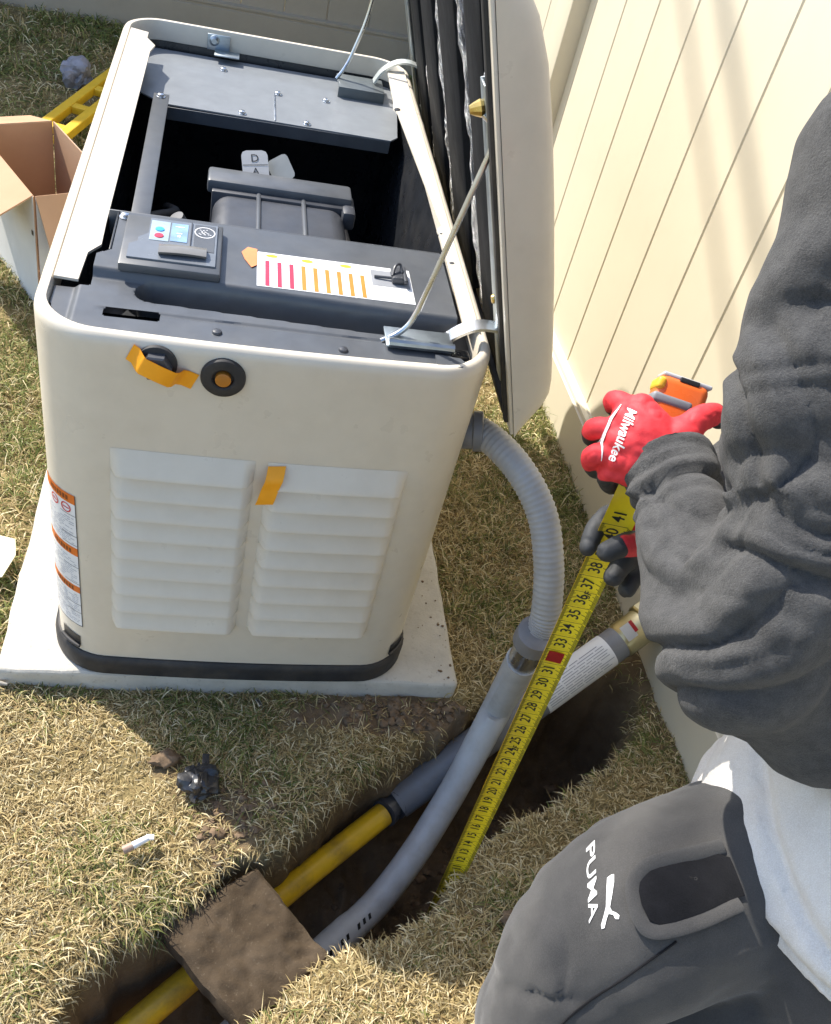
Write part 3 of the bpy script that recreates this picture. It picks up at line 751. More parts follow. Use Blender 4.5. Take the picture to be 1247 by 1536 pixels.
# control module
def plate(x0, x1, y0, y1, z0, z1, bev=0.0015): return box(((x0+x1)/2, (y0+y1)/2, (z0+z1)/2), (x1-x0, y1-y0, z1-z0), bev)
cm = obj('control_module', plate(-0.217, -0.078, 0.142, 0.287, 0.785, 0.7985, 0.003), deckm, gen, 30)
bez = prism([(-0.207, 0.158), (-0.086, 0.158), (-0.086, 0.279), (-0.183, 0.279), (-0.183, 0.232), (-0.196, 0.217), (-0.196, 0.205), (-0.207, 0.195)], 0.0035, (0, 0, 0.7975))
obj('bezel', fixwind(bez), mat('grey_bezel', (0.16, 0.175, 0.195), 0.25, var=0.08), cm, 20)
scrm = mat('display_glass', (0.22, 0.34, 0.48), 0.12, var=0.25, nscale=40)
lcd = obj('display', plate(-0.152, -0.128, 0.215, 0.270, 0.8008, 0.8018, 0.0004), scrm, cm, 20)
obj('button_panel', plate(-0.181, -0.154, 0.212, 0.271, 0.8008, 0.8018, 0.0004), mat('pale_button_panel', (0.34, 0.42, 0.47), 0.3, var=0.15), cm, 20)
for (x, y, m_) in ((-0.168, 0.245, blueink), (-0.168, 0.226, pinkred)):
    obj('button', lathe([(0.0068, 0), (0.0062, 0.0012), (0, 0.0014)], (x, y, 0.8017), (0, 0, 1), 16), m_, cm, 30)
obj('display_marks', join(plate(-0.1465, -0.134, 0.258, 0.260, 0.8018, 0.8022, 0), plate(-0.144, -0.136, 0.238, 0.240, 0.8018, 0.8022, 0), plate(-0.142, -0.138, 0.228, 0.234, 0.8018, 0.8022, 0)), white, lcd, 0)
obj('divider', plate(-0.1245, -0.1225, 0.20, 0.277, 0.8008, 0.8030, 0.0004), plast, cm, 20)
emb = obj('emblem_panel', plate(-0.119, -0.089, 0.196, 0.275, 0.8008, 0.8016, 0.0003), deckm, cm, 20)
def annulus(c, rx, ry, w, z, n=40):
    V = []; F = []
    for i in range(n):
        a = 2*math.pi*i/n
        for k in (1, 1-w): V.append((c[0]+rx*k*math.cos(a), c[1]+ry*k*math.sin(a), z))
    for i in range(n): a = 2*i; b = 2*((i+1) % n); F.append((a, a+1, b+1, b))
    return V, F
em = [annulus((-0.104, 0.252), 0.0150, 0.0165, 0.10, 0.8019)]
for i in range(26):
    a = random.uniform(0, 6.28); r = random.uniform(0, 0.0098); x = -0.104+r*math.cos(a); y = 0.252+r*math.sin(a)
    em.append(plate(x-0.0014, x+0.0014, y-0.0006, y+0.0006, 0.8017, 0.8019, 0))
obj('emblem', join(*em), white, emb, 0)
cv = []                                                       # cover handle; its grey crescent stands for light reflected on the cover
for i in range(15):
    t = i/14; x = -0.165+0.066*t
    for yy, zz in ((0.172, 0.802), (0.168, 0.8075), (0.178, 0.8105), (0.190, 0.8085), (0.196+0.004*math.sin(t*3), 0.802)): cv.append((x, yy+0.003*t, zz+0.0015*math.sin(t*math.pi)))
cf = []
for i in range(14):
    for k in range(4): a = i*5+k; cf.append((a, a+1, a+6, a+5))
cf += [(0, 1, 2, 3, 4), tuple(70+k for k in (4, 3, 2, 1, 0))]
obj('cover_handle', fixwind((cv, cf)), mat('cover_reflection_grey', (0.20, 0.195, 0.185), 0.22, var=0.15), cm, 40)

# oil chart sticker and latch
def zd(x, y): return 0.7853
stk = obj('chart_sticker', plate(-0.026, 0.208, 0.148, 0.247, 0.7851, 0.7856, 0), white, gen, 0)
def quad(x0, x1, y0, y1, z, dx=0.0): return [(x0, y0, z), (x1, y0, z), (x1+dx, y1, z), (x0+dx, y1, z)], [(0, 1, 2, 3)]
for i in range(9):
    x = -0.014+i*0.0178
    obj('chart_column', quad(x, x+0.0062, 0.150, 0.222-0.001*i, 0.7860), pinkred if i < 3 else orangeink, stk, 0)
obj('chart_rules', join(*[quad(-0.004+i*0.0178+k*0.0028, -0.0034+i*0.0178+k*0.0028, 0.151, 0.220, 0.7859) for i in range(8) for k in (0, 1, 2)]), mat('faint_print', (0.55, 0.60, 0.62), 0.5), stk, 0)
for x, y in ((-0.004, 0.238), (0.049, 0.236), (0.108, 0.236)):
    obj('lime_mark', prism([(x+0.009*math.cos(a), y+0.0045*math.sin(a)) for a in np.linspace(0, 2*math.pi, 13)[:-1]], 0.0003, (0, 0, 0.7857)), limeink, stk, 0)
obj('orange_tab', fixwind(prism([(-0.026, 0.205), (-0.026, 0.252), (-0.040, 0.255), (-0.049, 0.238), (-0.044, 0.218), (-0.034, 0.196)], 0.0005, (0, 0, 0.7862))), mat('orange_tab', (0.85, 0.27, 0.10), 0.5), stk, 0)
obj('grey_box_print', plate(0.146, 0.204, 0.190, 0.236, 0.7857, 0.7860, 0), mat('grey_panel_print', (0.30, 0.31, 0.33), 0.4), stk, 0)
lt = obj('latch', join(box((0.186, 0.215, 0.792), (0.020, 0.034, 0.012), 0.003), box((0.196, 0.213, 0.796), (0.006, 0.044, 0.006), 0.002), tube(spline([(0.176, 0.205, 0.797), (0.180, 0.218, 0.806), (0.188, 0.226, 0.806), (0.192, 0.215, 0.798)], 14), 0.0022, 8),
              tube([(0.150, 0.212, 0.7885), (0.186, 0.210, 0.7905)], 0.0022, 8)), plast, gen, 40)

# flanges along both long sides
fl = [(-0.2985, 0.126), (-0.267, 0.128), (-0.264, 0.205), (-0.249, 0.235), (-0.250, 0.30), (-0.250, 0.62), (-0.250, 1.06), (-0.243, 1.10), (-0.262, 1.135), (-0.262, 1.17), (-0.2985, 1.17)]
def flange(pts, zin, zout, xout, tck=0.004):
    V, F = prism(pts, tck); V = np.array(V)
    for k in range(len(V)):
        t = min(1, max(0, abs(V[k, 0]-xout)/0.05)); V[k, 2] += zout+(zin-zout)*t-tck
    return V, F
obj('left_flange', fixwind(flange(fl, 0.7715, 0.7765, -0.2985)), paint, gen, 20)
fr = [(0.300, 0.105), (0.300, 1.175), (0.262, 1.175), (0.258, 0.99), (0.254, 0.955), (0.261, 0.93), (0.272, 0.70), (0.284, 0.46), (0.286, 0.43), (0.277, 0.415), (0.279, 0.38), (0.278, 0.12)]
rfl = obj('right_flange', fixwind(flange(fr, 0.776, 0.783, 0.300)), paint, gen, 20)
for q in ((0.262, 0.945, 0.7765), (0.284, 0.40, 0.7765), (0.288, 0.30, 0.7775)): inst('screw', scm, q, rfl)
# bracing bar on the left, rear shelf plate with bolts, rear catch
obj('brace_bar', box((-0.211, 0.615, 0.742), (0.030, 0.60, 0.004), 0.0012, (Vector((1, 0, 0)), Vector((-0.012, 1, 0)).normalized(), Vector((0, 0, 1)))), deckm, gen, 30)
inst('bolt', scz, (-0.215, 0.898, 0.744), gen)
shv = [(-0.262, 1.235), (-0.285, 1.15), (-0.270, 0.975), (-0.215, 0.925), (0.255, 0.917), (0.272, 0.94), (0.300, 1.235)]
shelf = obj('rear_shelf_plate', fixwind(prism(shv, 0.003, (0, 0, 0.7185))), mat('grey_shelf_steel', (0.21, 0.225, 0.24), 0.34, var=0.08, rvar=0.05), gen, 20)
obj('shelf_front_lip', box((0.02, 0.9175, 0.706), (0.47, 0.003, 0.026), 0.001), deckm, shelf, 20)
obj('shelf_seam', box((0.012, 1.00, 0.7225), (0.003, 0.15, 0.002), 0.0004), zinc, shelf, 20)
for q in ((-0.055, 0.936), (0.078, 0.934), (0.020, 1.075), (0.125, 1.080), (-0.10, 1.165)): inst('bolt', scz, (q[0], q[1], 0.7216), shelf)
obj('rear_catch', join(box((-0.115, 1.2445, 0.752), (0.050, 0.004, 0.034), 0.001), box((-0.095, 1.225, 0.7365), (0.055, 0.036, 0.003), 0.001), lathe([(0.011, 0), (0.011, 0.006), (0.006, 0.010), (0, 0.010)], (-0.125, 1.242, 0.757), (0, -1, 0), 14)), dullz, gen, 30)

# engine air box
def rbox(x0, x1, y0, y1, z0, z1, r, seg=4): return box(((x0+x1)/2, (y0+y1)/2, (z0+z1)/2), (x1-x0, y1-y0, z1-z0), r, None, seg)
AZ = 0.752
ab = obj('air_box', rbox(-0.098, 0.130, 0.330, 0.512, 0.56, AZ, 0.030, 7), plast, gen, 40)
obj('air_box_cover', box((0.0155, 0.538, AZ+0.002), (0.250, 0.056, 0.026), 0.006), deckm, ab, 40)
obj('cover_end', box((0.134, 0.512, AZ-0.012), (0.024, 0.070, 0.034), 0.007), plast, ab, 40)
for x in (-0.022, 0.055): obj('rib', rbox(x-0.004, x+0.004, 0.3255, 0.512, 0.58, AZ+0.0045, 0.0035, 2), deckm, ab, 40)
obj('box_rim', rbox(-0.101, 0.133, 0.495, 0.512, 0.60, AZ+0.0025, 0.003, 2), plast, ab, 40)
obj('side_clip', rbox(0.128, 0.152, 0.35, 0.40, 0.67, 0.72, 0.006, 2), plast, ab, 40)
obj('engine_block', join(rbox(-0.16, 0.21, 0.46, 0.86, 0.30, 0.52, 0.03), rbox(-0.18, -0.10, 0.52, 0.62, 0.52, 0.62, 0.02)), black, gen, 40)
obj('spark_plug_boot', lathe([(0.018, 0), (0.021, 0.02), (0.013, 0.035), (0.013, 0.05)], (-0.130, 0.455, 0.68), (-0.6, -0.2, 1), 16), plast, gen, 40)
def tagcard(c, ang, w, h, m_, marks):
    ax = Vector((math.cos(ang), 0.10, math.sin(ang))).normalized(); ay = Vector((-0.1, 0.75, 0.65)); ay = (ay-ax*ay.dot(ax)).normalized(); an = ax.cross(ay)
    r = min(w, h)*0.2; pts = []
    for cx, cy, a0 in ((w/2-r, h/2-r, 0), (-w/2+r, h/2-r, 90), (-w/2+r, -h/2+r, 180), (w/2-r, -h/2+r, 270)):
        for a in (0, 45, 90): pts.append((cx+r*math.cos(math.radians(a0+a)), cy+r*math.sin(math.radians(a0+a))))
    o = obj('hanging_tag', prism(pts, 0.0012, c, (ax, ay, an)), m_, gen, 20)
    if marks:
        c2 = Vector(c)+an*0.0018
        prt = [place2d(text_vf('D', 0.020), c2+ay*0.012, ax, ay), place2d(text_vf('A', 0.018), c2-ay*0.012, ax, ay), place2d(box((0, 0, 0), (w*0.95, 0.0012, 0.0002)), c2, ax, ay)]
        obj('tag_print', join(*prt), ink, o, 0)
tagcard((-0.030, 0.585, 0.770), 0.12, 0.046, 0.054, mat('white_tag', (0.42, 0.42, 0.42), 0.5, var=0.05), True)
tagcard((0.016, 0.592, 0.766), 0.60, 0.040, 0.050, mat('grey_tag', (0.17, 0.185, 0.19), 0.4, var=0.1), False)

# ------------------------------------------------------------------ lid, propped open
LO = Vector((0.3825, 0, 0.638)); LU = Vector((-0.3045, 0, 0.9525)); LN = Vector((0.9525, 0, 0.3045)); LY0, LY1 = 0.040, 1.275
LW = 0.665
def lp(u, y, n): return tuple(LO+LU*u+LN*n+Vector((0, y, 0)))
prof = [(0.0, 0.0), (0.006, 0.010), (0.022, 0.030), (0.042, 0.051), (0.060, 0.0605), (0.085, 0.0645), (0.16, 0.0675), (0.26, 0.0695), (0.36, 0.070), (0.46, 0.0685), (0.54, 0.064), (0.595, 0.054), (0.63, 0.040), (0.652, 0.020), (LW, 0.0)]
ye = []
for t in np.linspace(0, 1, 9): ye.append((0.030*(1-math.cos(t*math.pi/2)), math.sin(t*math.pi/2)))
stations = [(LY0+a*0.9, 0.0+b) for a, b in ye]+[(y, 1.0) for y in np.linspace(LY0+0.06, LY1-0.06, 12)]+[(LY1-a*0.9, b) for a, b in reversed(ye)]
V = []; F = []; m = len(prof)
for y, s_ in stations:
    for u, n_ in prof: V.append(lp(u, y, n_*s_))
for i in range(len(stations)-1):
    for k in range(m-1): a = i*m+k; F.append((a, a+m, a+m+1, a+1))
lid = obj('lid', fixwind((V, F)), paint, gen, 50)
# rim and black gasket, inner liner
rimv = join(box(lp(LW/2, LY0+0.009, -0.003), (LW-0.012, 0.016, 0.006), 0.002, (LU, Vector((0, 1, 0)), LN)), box(lp(LW/2, LY1-0.009, -0.003), (LW-0.012, 0.016, 0.006), 0.002, (LU, Vector((0, 1, 0)), LN)),
            box(lp(0.012, (LY0+LY1)/2, -0.003), (0.014, LY1-LY0-0.04, 0.006), 0.002, (LU, Vector((0, 1, 0)), LN)), box(lp(LW-0.012, (LY0+LY1)/2, -0.003), (0.014, LY1-LY0-0.04, 0.006), 0.002, (LU, Vector((0, 1, 0)), LN)))
obj('rim', rimv, paint, lid, 30)
AX3 = (LU, Vector((0, 1, 0)), LN)
obj('gasket', join(box(lp(LW/2, LY0+0.026, -0.004), (LW-0.03, 0.014, 0.016), 0.004, AX3), box(lp(LW/2, LY1-0.026, -0.004), (LW-0.03, 0.014, 0.016), 0.004, AX3), box(lp(0.028, (LY0+LY1)/2, -0.004), (0.016, LY1-LY0-0.07, 0.016), 0.004, AX3)), rubber, lid, 30)
obj('liner', box(lp(LW/2, (LY0+LY1)/2, 0.022), (LW-0.03, LY1-LY0-0.04, 0.004), 0, AX3), black, lid, 30)
# foam slabs with foil faced strips between them
y = LY0+0.075; i = 0
for (a, b, kind) in ((0.085, 0.135, 'f'), (0.140, 0.285, 'k'), (0.290, 0.40, 'f'), (0.405, 0.62, 'k'), (0.625, 0.72, 'f'), (0.725, 0.93, 'k'), (0.935, 1.00, 'f'), (1.005, 1.19, 'k')):
    if kind == 'k':
        fo = obj('foam_slab', box(lp(0.345, (a+b)/2, 0.008), (0.60, b-a, 0.026), 0.006, AX3), foam, lid, 30)
    else:
        n1, n2 = 60, 12; V = []; F = []
        for p_ in range(n1+1):
            for q_ in range(n2+1):
                u = 0.05+0.60*p_/n1; yy = a+(b-a)*q_/n2; P_ = np.array([[u*1.0, yy*1.0, 0.3]])
                bul = math.sin(math.pi*q_/n2)
                V.append(lp(u, yy, 0.012-0.012*bul+0.009*float(fnoise(P_*np.array([[16.0, 40.0, 1.0]]), 1.0, 3)[0])*bul**0.5))
        for p_ in range(n1):
            for q_ in range(n2): a_ = p_*(n2+1)+q_; F.append((a_, a_+1, a_+n2+2, a_+n2+1))
        obj('foil_insulation', (V, F), foil, lid, 60)
# channel on the lid's front edge with the prop rod's brass nut
ch = obj('stay_channel', join(box(lp(0.30, 0.098, -0.010), (0.44, 0.030, 0.003), 0.001, AX3), box(lp(0.30, 0.1125, -0.003), (0.44, 0.003, 0.016), 0.0008, AX3), box(lp(0.30, 0.0835, -0.003), (0.44, 0.003, 0.016), 0.0008, AX3)), dullz, lid, 30)
obj('brass_nut', lathe([(0.010, 0), (0.011, 0.004), (0.008, 0.012), (0.005, 0.018), (0, 0.018)], lp(0.490, 0.092, -0.012), -LN, 10), brass, ch, 30)
obj('zinc_screw', lathe([(0.007, 0), (0.006, 0.003), (0, 0.004)], lp(0.215, 0.098, -0.012), -LN, 12), brass, ch, 30)
obj('rear_rim_channel', box(lp(0.33, LY1-0.05, -0.008), (0.64, 0.028, 0.010), 0.003, AX3), dullz, lid, 30)
# prop rods
stay_b = Vector((0.165, 0.070, 0.778)); 
r1 = np.vstack([spline([(0.150, 0.062, 0.771), (0.170, 0.068, 0.780), (0.186, 0.071, 0.796), (0.196, 0.073, 0.822)], 14), [(0.2415, 0.079, 1.058)], spline([(0.2425, 0.0795, 1.064), (0.2430, 0.081, 1.080), lp(0.487, 0.088, -0.016)], 6)])
rod = obj('prop_rod', tube(r1, 0.0042, 10), zinc, gen, 60)
obj('rod_bracket', join(box((0.205, 0.066, 0.777), (0.100, 0.050, 0.004), 0.0015), tube([(0.158, 0.046, 0.781), (0.253, 0.046, 0.781)], 0.007, 10)), dullz, rod, 30)
r2 = spline([(0.150, 1.175, 0.742), (0.165, 1.180, 0.765), (0.180, 1.190, 0.800), (0.205, 1.20, 0.905), lp(0.50, 1.215, -0.014)], 30)
rod2 = obj('prop_rod', tube(r2, 0.0042, 10), zinc, gen, 60)
obj('rod_bracket', join(box((0.205, 1.165, 0.742), (0.105, 0.085, 0.004), 0.0015), box((0.205, 1.123, 0.727), (0.105, 0.003, 0.030), 0.001)), mat('dark_bracket', (0.10, 0.115, 0.12), 0.4, var=0.1), rod2, 30)
# gooseneck hinges
def goose(y, w=0.026):
    P = spline([(0.236, y, 0.748), (0.252, y, 0.776), (0.285, y, 0.799), (0.322, y, 0.800), (0.349, y, 0.782), (0.357, y, 0.757), lp(0.075, y, -0.003)], 26)
    V = []; F = []
    for i, p in enumerate(P):
        t = P[min(i+1, len(P)-1)]-P[max(i-1, 0)]; t /= np.linalg.norm(t); nn = np.array([-t[2], 0, t[0]])*0.0022
        for s1, s2 in ((-1, 1), (1, 1), (1, -1), (-1, -1)): V.append(p+np.array([0, s1*w/2, 0])+nn*s2)
    for i in range(len(P)-1):
        for k in range(4): k2 = (k+1) % 4; F.append((i*4+k, i*4+k2, i*4+4+k2, i*4+4+k))
    F += [(3, 2, 1, 0), tuple(len(V)-4+k for k in range(4))]
    return fixwind((V, F))
obj('gooseneck_hinge', goose(0.085), zinc, gen, 40)
obj('gooseneck_hinge', goose(1.180), mat('pale_hinge', (0.70, 0.74, 0.72), 0.4, 0.6), gen, 40)
obj('corner_latch', join(lathe([(0.012, 0), (0.012, 0.02), (0.008, 0.024)], (0.285, 0.062, 0.742), (0.2, -1, 0.3), 14), box((0.272, 0.075, 0.748), (0.03, 0.02, 0.02), 0.004)), black, gen, 40)

# ------------------------------------------------------------------ electrical conduit: flex whip into rigid pipe
con = thing('electrical_conduit', 'grey flexible conduit curving from the generator side into the trench', 'conduit', (0.49, -0.05, 0.0))
fp = spline([(0.305, 0.120, 0.580), (0.3535,0.1084,0.5900), (0.4038,0.0433,0.5800), (0.4468,-0.0130,0.5350), (0.4699,-0.0617,0.4650), (0.4809,-0.0977,0.3850), (0.4771,-0.1071,0.3450)], 170)
Rf = 0.0245+0.0011*np.sin(np.arange(170)*2.1)
obj('flexible_hose', tube(fp, Rf, 22), flexm, con, 60)
d_ = fp[3]-fp[0]; d_ /= np.linalg.norm(d_)
obj('elbow_connector', join(lathe([(0.034, 0), (0.034, 0.014), (0.029, 0.016), (0.029, 0.040), (0.033, 0.042), (0.033, 0.056), (0.027, 0.058)], fp[0]-d_*0.004, d_, 20)), pvcd, con, 40)
obj('flat_nut', box(fp[0]+d_*0.004+np.array([0.002, 0.012, 0.035]), (0.012, 0.03, 0.03), 0.003), pvc, con, 40)
c0 = Vector((0.4726,-0.1091,0.3350)); c1 = Vector((0.4894,-0.0579,0.0850)); ax = (c1-c0).normalized()
obj('compression_nut', lathe([(0.027, -0.030), (0.033, -0.028), (0.0345, -0.010), (0.0345, 0.004), (0.031, 0.008), (0.029, 0.010)], c0, ax, 24), pvcd, con, 40)
obj('metal_nipple', lathe([(0.0268, 0.012), (0.0268, 0.078)], c0, ax, 24), zinc, con, 40)
rp = np.vstack([[c0+ax*0.070], spline([c1, (0.4289,-0.1434,-0.0300), (0.3892,-0.1944,-0.0850), (0.3409,-0.2524,-0.1300), (0.2747,-0.3179,-0.1750), (0.1879,-0.3886,-0.1850), (0.0845,-0.4762,-0.1900), (-0.0190,-0.5582,-0.2000)], 44)])
Rr = np.full(len(rp), 0.0265); Rr[0] = 0.0300; Rr[1:8] = np.linspace(0.0285, 0.0265, 7); Rr[-16:] = 0.0285
rigid = obj('rigid_pipe', tube(rp, Rr, 24), pvc, con, 50)
Vp, Fp = tube(rp, Rr, 24); bp = bvh_of(Vp, Fp)
tv = Vector((-0.60, -0.62, 0.35)).normalized(); q0 = Vector(rp[26]); q1 = Vector(rp[32]); xd = (q1-q0).normalized()
pr_ = []
for i in range(9):
    if i in (3, 6): continue
    c = q0+(q1-q0)*(i/8.5); pr_.append(place2d(box((0, 0, 0), (0.006, 0.010, 0.0001)), c, xd, Vector((0.3, 0.69, 0.72)).cross(xd).cross(xd)*-1))
obj('pipe_printing', drape(join(*pr_), bp, Vector((-0.22, -0.72, 0.66)), 0.0006, 0.1, 0.01), ink, rigid, 0)

# ------------------------------------------------------------------ gas line: riser fitting, grey sleeve, black coupling, yellow pipe
gas = thing('gas_line', 'grey gas riser with brass coloured fitting joined to yellow pipe in the trench', 'gas pipe', (0.4575,-0.0750,-0.0500))
g0 = Vector((0.3261,-0.1375,-0.1240)); g1 = Vector((0.7650,0.0858,0.1150)); ga = (g1-g0).normalized(); GLn = (g1-g0).length
slv = obj('grey_sleeve', tube([g0, g0+ga*GLn*0.25, g0+ga*GLn*0.5, g1], 0.0345, 28), pvcd, gas, 40)
gl0 = GLn-0.205; gl1 = GLn-0.034
obj('white_wrap_label', tube([g0+ga*gl0, g0+ga*gl1], 0.0352, 28, caps=False), white, slv, 40)
V2, F2 = tube([g0+ga*gl0, g0+ga*gl1], 0.0352, 48, caps=False); b2 = bvh_of(V2, F2)
vn = Vector((-0.22, -0.72, 0.66)); ly = vn.cross(ga).normalized(); lx = ga
prt = []
for i in range(10):
    x0 = 0.0
    while x0 < 0.135:
        w_ = random.uniform(0.012, 0.045)
        prt.append(place2d(box((0, 0, 0), (w_, 0.0012, 0.0001)), g0+ga*(gl0+0.012+x0+w_/2)+ly*(0.024-i*0.0050), lx, ly)); x0 += w_+0.004
    if i in (3, 7): continue
tag(obj('label_print', drape(join(*prt), b2, vn, 0.0005, 0.1, 0.02), grayink, slv, 0), kind='stuff')
obj('steel_collar', lathe([(0.034, -0.004), (0.0365, 0.0), (0.0365, 0.055), (0.033, 0.058)], g1, ga, 28), yzinc, gas, 40)
V3, F3 = lathe([(0.0366, 0.0), (0.0366, 0.055)], g1, ga, 48); b3 = bvh_of(V3, F3)
fl_ = obj('fitting_sticker', drape(place2d(box((0, 0, 0), (0.024, 0.030, 0.0001)), g1+ga*0.022+ly*0.012, lx, ly), b3, vn, 0.0006, 0.1, 0.006), white, gas, 0)
obj('red_mark', drape(place2d(box((0, 0, 0), (0.008, 0.022, 0.0001)), g1+ga*0.036+ly*0.016, lx, ly), b3, vn, 0.0010, 0.1, 0.006), redink, fl_, 0)
g2 = g1+ga*0.062
obj('hex_fitting', lathe([(0.035, -0.006), (0.043, -0.004), (0.045, 0.0), (0.045, 0.028), (0.040, 0.036), (0.033, 0.038)], g2, ga, 8), yzinc, gas, 20)
gb = g2+ga*0.052
rt = spline([g2+ga*0.030, g2+ga*0.050, g2+ga*0.070+Vector((0, 0, 0.012)), g2+ga*0.078+Vector((0, 0, 0.045)), g2+ga*0.078+Vector((0, 0, 0.09)), g2+ga*0.078+Vector((0, 0, 0.26))], 50)
obj('elbow', tube(rt[:34], 0.029, 20), yzinc, gas, 40)
obj('riser', tube(rt[32:], 0.021, 18), mat('pale_riser_paint', (0.60, 0.56, 0.36), 0.5, var=0.1), gas, 40)
y0_ = Vector((0.2957,-0.1688,-0.1160)); y1_ = Vector((0.0952,-0.3264,-0.1240)); ya = (y1_-y0_).normalized()
obj('black_coupling', join(lathe([(0.028, -0.012), (0.030, 0), (0.030, 0.018), (0.022, 0.020), (0.022, 0.034), (0.027, 0.036), (0.027, 0.048)], g0+ga*0.004, (y0_-g0).normalized(), 20)), plast, gas, 30)
yp = spline([y0_, y1_, (-0.0282,-0.4335,-0.1400), (-0.1206,-0.5091,-0.1480), (-0.2468,-0.6123,-0.1600)], 30)
obj('yellow_pipe', tube(yp, 0.0225, 24), yelpipe, gas, 50)

# ------------------------------------------------------------------ soil-covered board bridging the trench
bq = [Vector((-0.1040,-0.4207,0.0040)), Vector((0.0491,-0.3348,0.0060)), Vector((0.1652,-0.4785,0.0040)), Vector((0.0292,-0.5763,0.0020))]
cen = sum(bq, Vector())/4; V = []; F = []; nb = 34
for j in range(nb+1):
    for i in range(nb+1):
        u, v = i/nb, j/nb; p = (bq[0]*(1-u)+bq[1]*u)*(1-v)+(bq[3]*(1-u)+bq[2]*u)*v; e = min(u, 1-u, v, 1-v)
        q = np.array([[p.x, p.y, 0.0]]); nz_ = 0.006*float(fnoise(q, 24, 3)[0])+0.003*float(fnoise(q+5, 80, 2)[0])
        j_ = 0.002*float(fnoise(q+11, 40, 2)[0])
        V.append((p.x+j_, p.y+j_, p.z+(nz_ if e > 0.02 else nz_*0.5)-(0.004 if e < 0.001 else 0)))
n_ = (nb+1)**2
for j in range(nb):
    for i in range(nb): a = j*(nb+1)+i; F.append((a, a+nb+1, a+nb+2, a+1))
V += [(x, y, z-0.030) for x, y, z in V]
edge = [i for i in range(nb)]+[nb+(nb+1)*j for j in range(nb)]+[n_-1-i for i in range(nb)]+[(nb+1)*(nb-j) for j in range(nb)]
for k in range(len(edge)): a, b = edge[k], edge[(k+1) % len(edge)]; F.append((a, b, b+n_, a+n_))
for j in range(nb):
    for i in range(nb): a = j*(nb+1)+i+n_; F.append((a, a+1, a+nb+2, a+nb+1))
brd = NT('muddy_board')
_c = brd.ramp(brd.noise(14, 8, 0.65), [(0.25, (0.036, 0.025, 0.016)), (0.5, (0.062, 0.045, 0.029)), (0.78, (0.10, 0.074, 0.050))])
_c = brd.mix(brd.ramp(brd.noise(190, 3, 0.7), [(0.6, (0, 0, 0)), (0.75, (0.6,)*3)]), _c, (0.15, 0.12, 0.085))
brd.set(Base_Color=_c, Roughness=0.95); brd.b.inputs['Specular IOR Level'].default_value = 0.15
brd.bump(brd.noise(60, 6, 0.7), 0.35, 0.004); brd.bump(brd.noise(400, 3), 0.4, 0.002)
bo = obj('muddy_board', fixwind((V, F)), brd.m, None, 40, origin=tuple(cen)); tag(bo, 'square board caked with brown soil laid across the trench', 'board')

# ------------------------------------------------------------------ small things on the lawn
def lump(c, r, seed, sq=(1, 1, 0.7), fr=1.6, amp=0.45, sub=3):
    bm = bmesh.new(); bmesh.ops.create_icosphere(bm, subdivisions=sub, radius=1.0)
    P = np.array([v.co[:] for v in bm.verts]); F = [tuple(v.index for v in f.verts) for f in bm.faces]; bm.free()
    n = fnoise(P+seed*7.7, fr, 3); P = P*(1+amp*n)[:, None]*np.array(sq)*r
    return P+np.array(c), F
def clod_at(x, y, r, seed, dz=0.3):
    z, _ = ground_h(np.array([x]), np.array([y])); return lump((x, y, z[0]+r*dz), r, seed, (1, 0.85, 0.6), 2.4, 0.65, 2)
cl = []
for i in range(230):
    x = random.gauss(0.30, 0.085); y = random.gauss(-0.040, 0.022)
    if PX0 < x < PX1 and y > -0.012: continue
    if sdf(np.array([[x, y]]))[0] > -0.012: continue
    cl.append(clod_at(x, y, random.choice([0.003, 0.003, 0.004, 0.005, 0.006, 0.009]), i))
for i in range(50):
    x = random.gauss(0.0, 0.035); y = random.gauss(-0.245, 0.035)
    if sdf(np.array([[x, y]]))[0] > -0.012: continue
    cl.append(clod_at(x, y, random.choice([0.004, 0.005, 0.007, 0.009]), i+300))
tag(obj('loose_soil', join(*cl), clod, None, 60), 'loose brown soil crumbs scattered along the pad and trench edge', 'soil', kind='stuff')
pads = []
for i in range(26):
    x = 0.420-abs(random.gauss(0, 0.035)); y = 0.004+abs(random.gauss(0, 0.14))
    if x < 0.325: continue
    pads.append(lump((x, y, PZ+0.001), random.choice([0.001, 0.0012, 0.0015, 0.002, 0.0032]), i, (1, 1, 0.5), 1.4, 0.4, 1))
tag(obj('dirt_specks', join(*pads), clod, None, 60), 'small dark dirt specks scattered on the right side of the concrete pad', 'dirt', kind='stuff')
floor_c = []
for i in range(60):
    t = random.random(); x = 0.02+0.75*t+random.gauss(0, 0.03); y = -0.42+0.40*t+random.gauss(0, 0.03)
    if sdf(np.array([[x, y]]))[0] < 0.035: continue
    floor_c.append(clod_at(x, y, random.choice([0.006, 0.009, 0.013]), i+700, 0.4))
tag(obj('trench_rubble', join(*floor_c), clod, None, 60), 'brown soil lumps on the dark trench floor', 'soil', kind='stuff')
def small(name, vf, m_, label, cat, c, sm=50, group=None):
    o = obj(name, vf, m_, None, sm, origin=c); return tag(o, label, cat, group)
z_, _ = ground_h(np.array([0.453]), np.array([-0.444])); 
small('dirt_clod', lump((0.455, -0.440, z_[0]+0.014), 0.016, 3, (1, 0.9, 0.8)), clod, 'round brown dirt clod in the grass near the knee', 'dirt clod', (0.455, -0.44, 0.04))
z_, _ = ground_h(np.array([-0.105]), np.array([-0.155]))
small('dirt_clod', lump((-0.108, -0.156, z_[0]+0.010), 0.020, 9, (1.3, 0.7, 0.6)), clod, 'brown dirt clod beside the black plastic scrap', 'dirt clod', (-0.108, -0.156, 0.03))
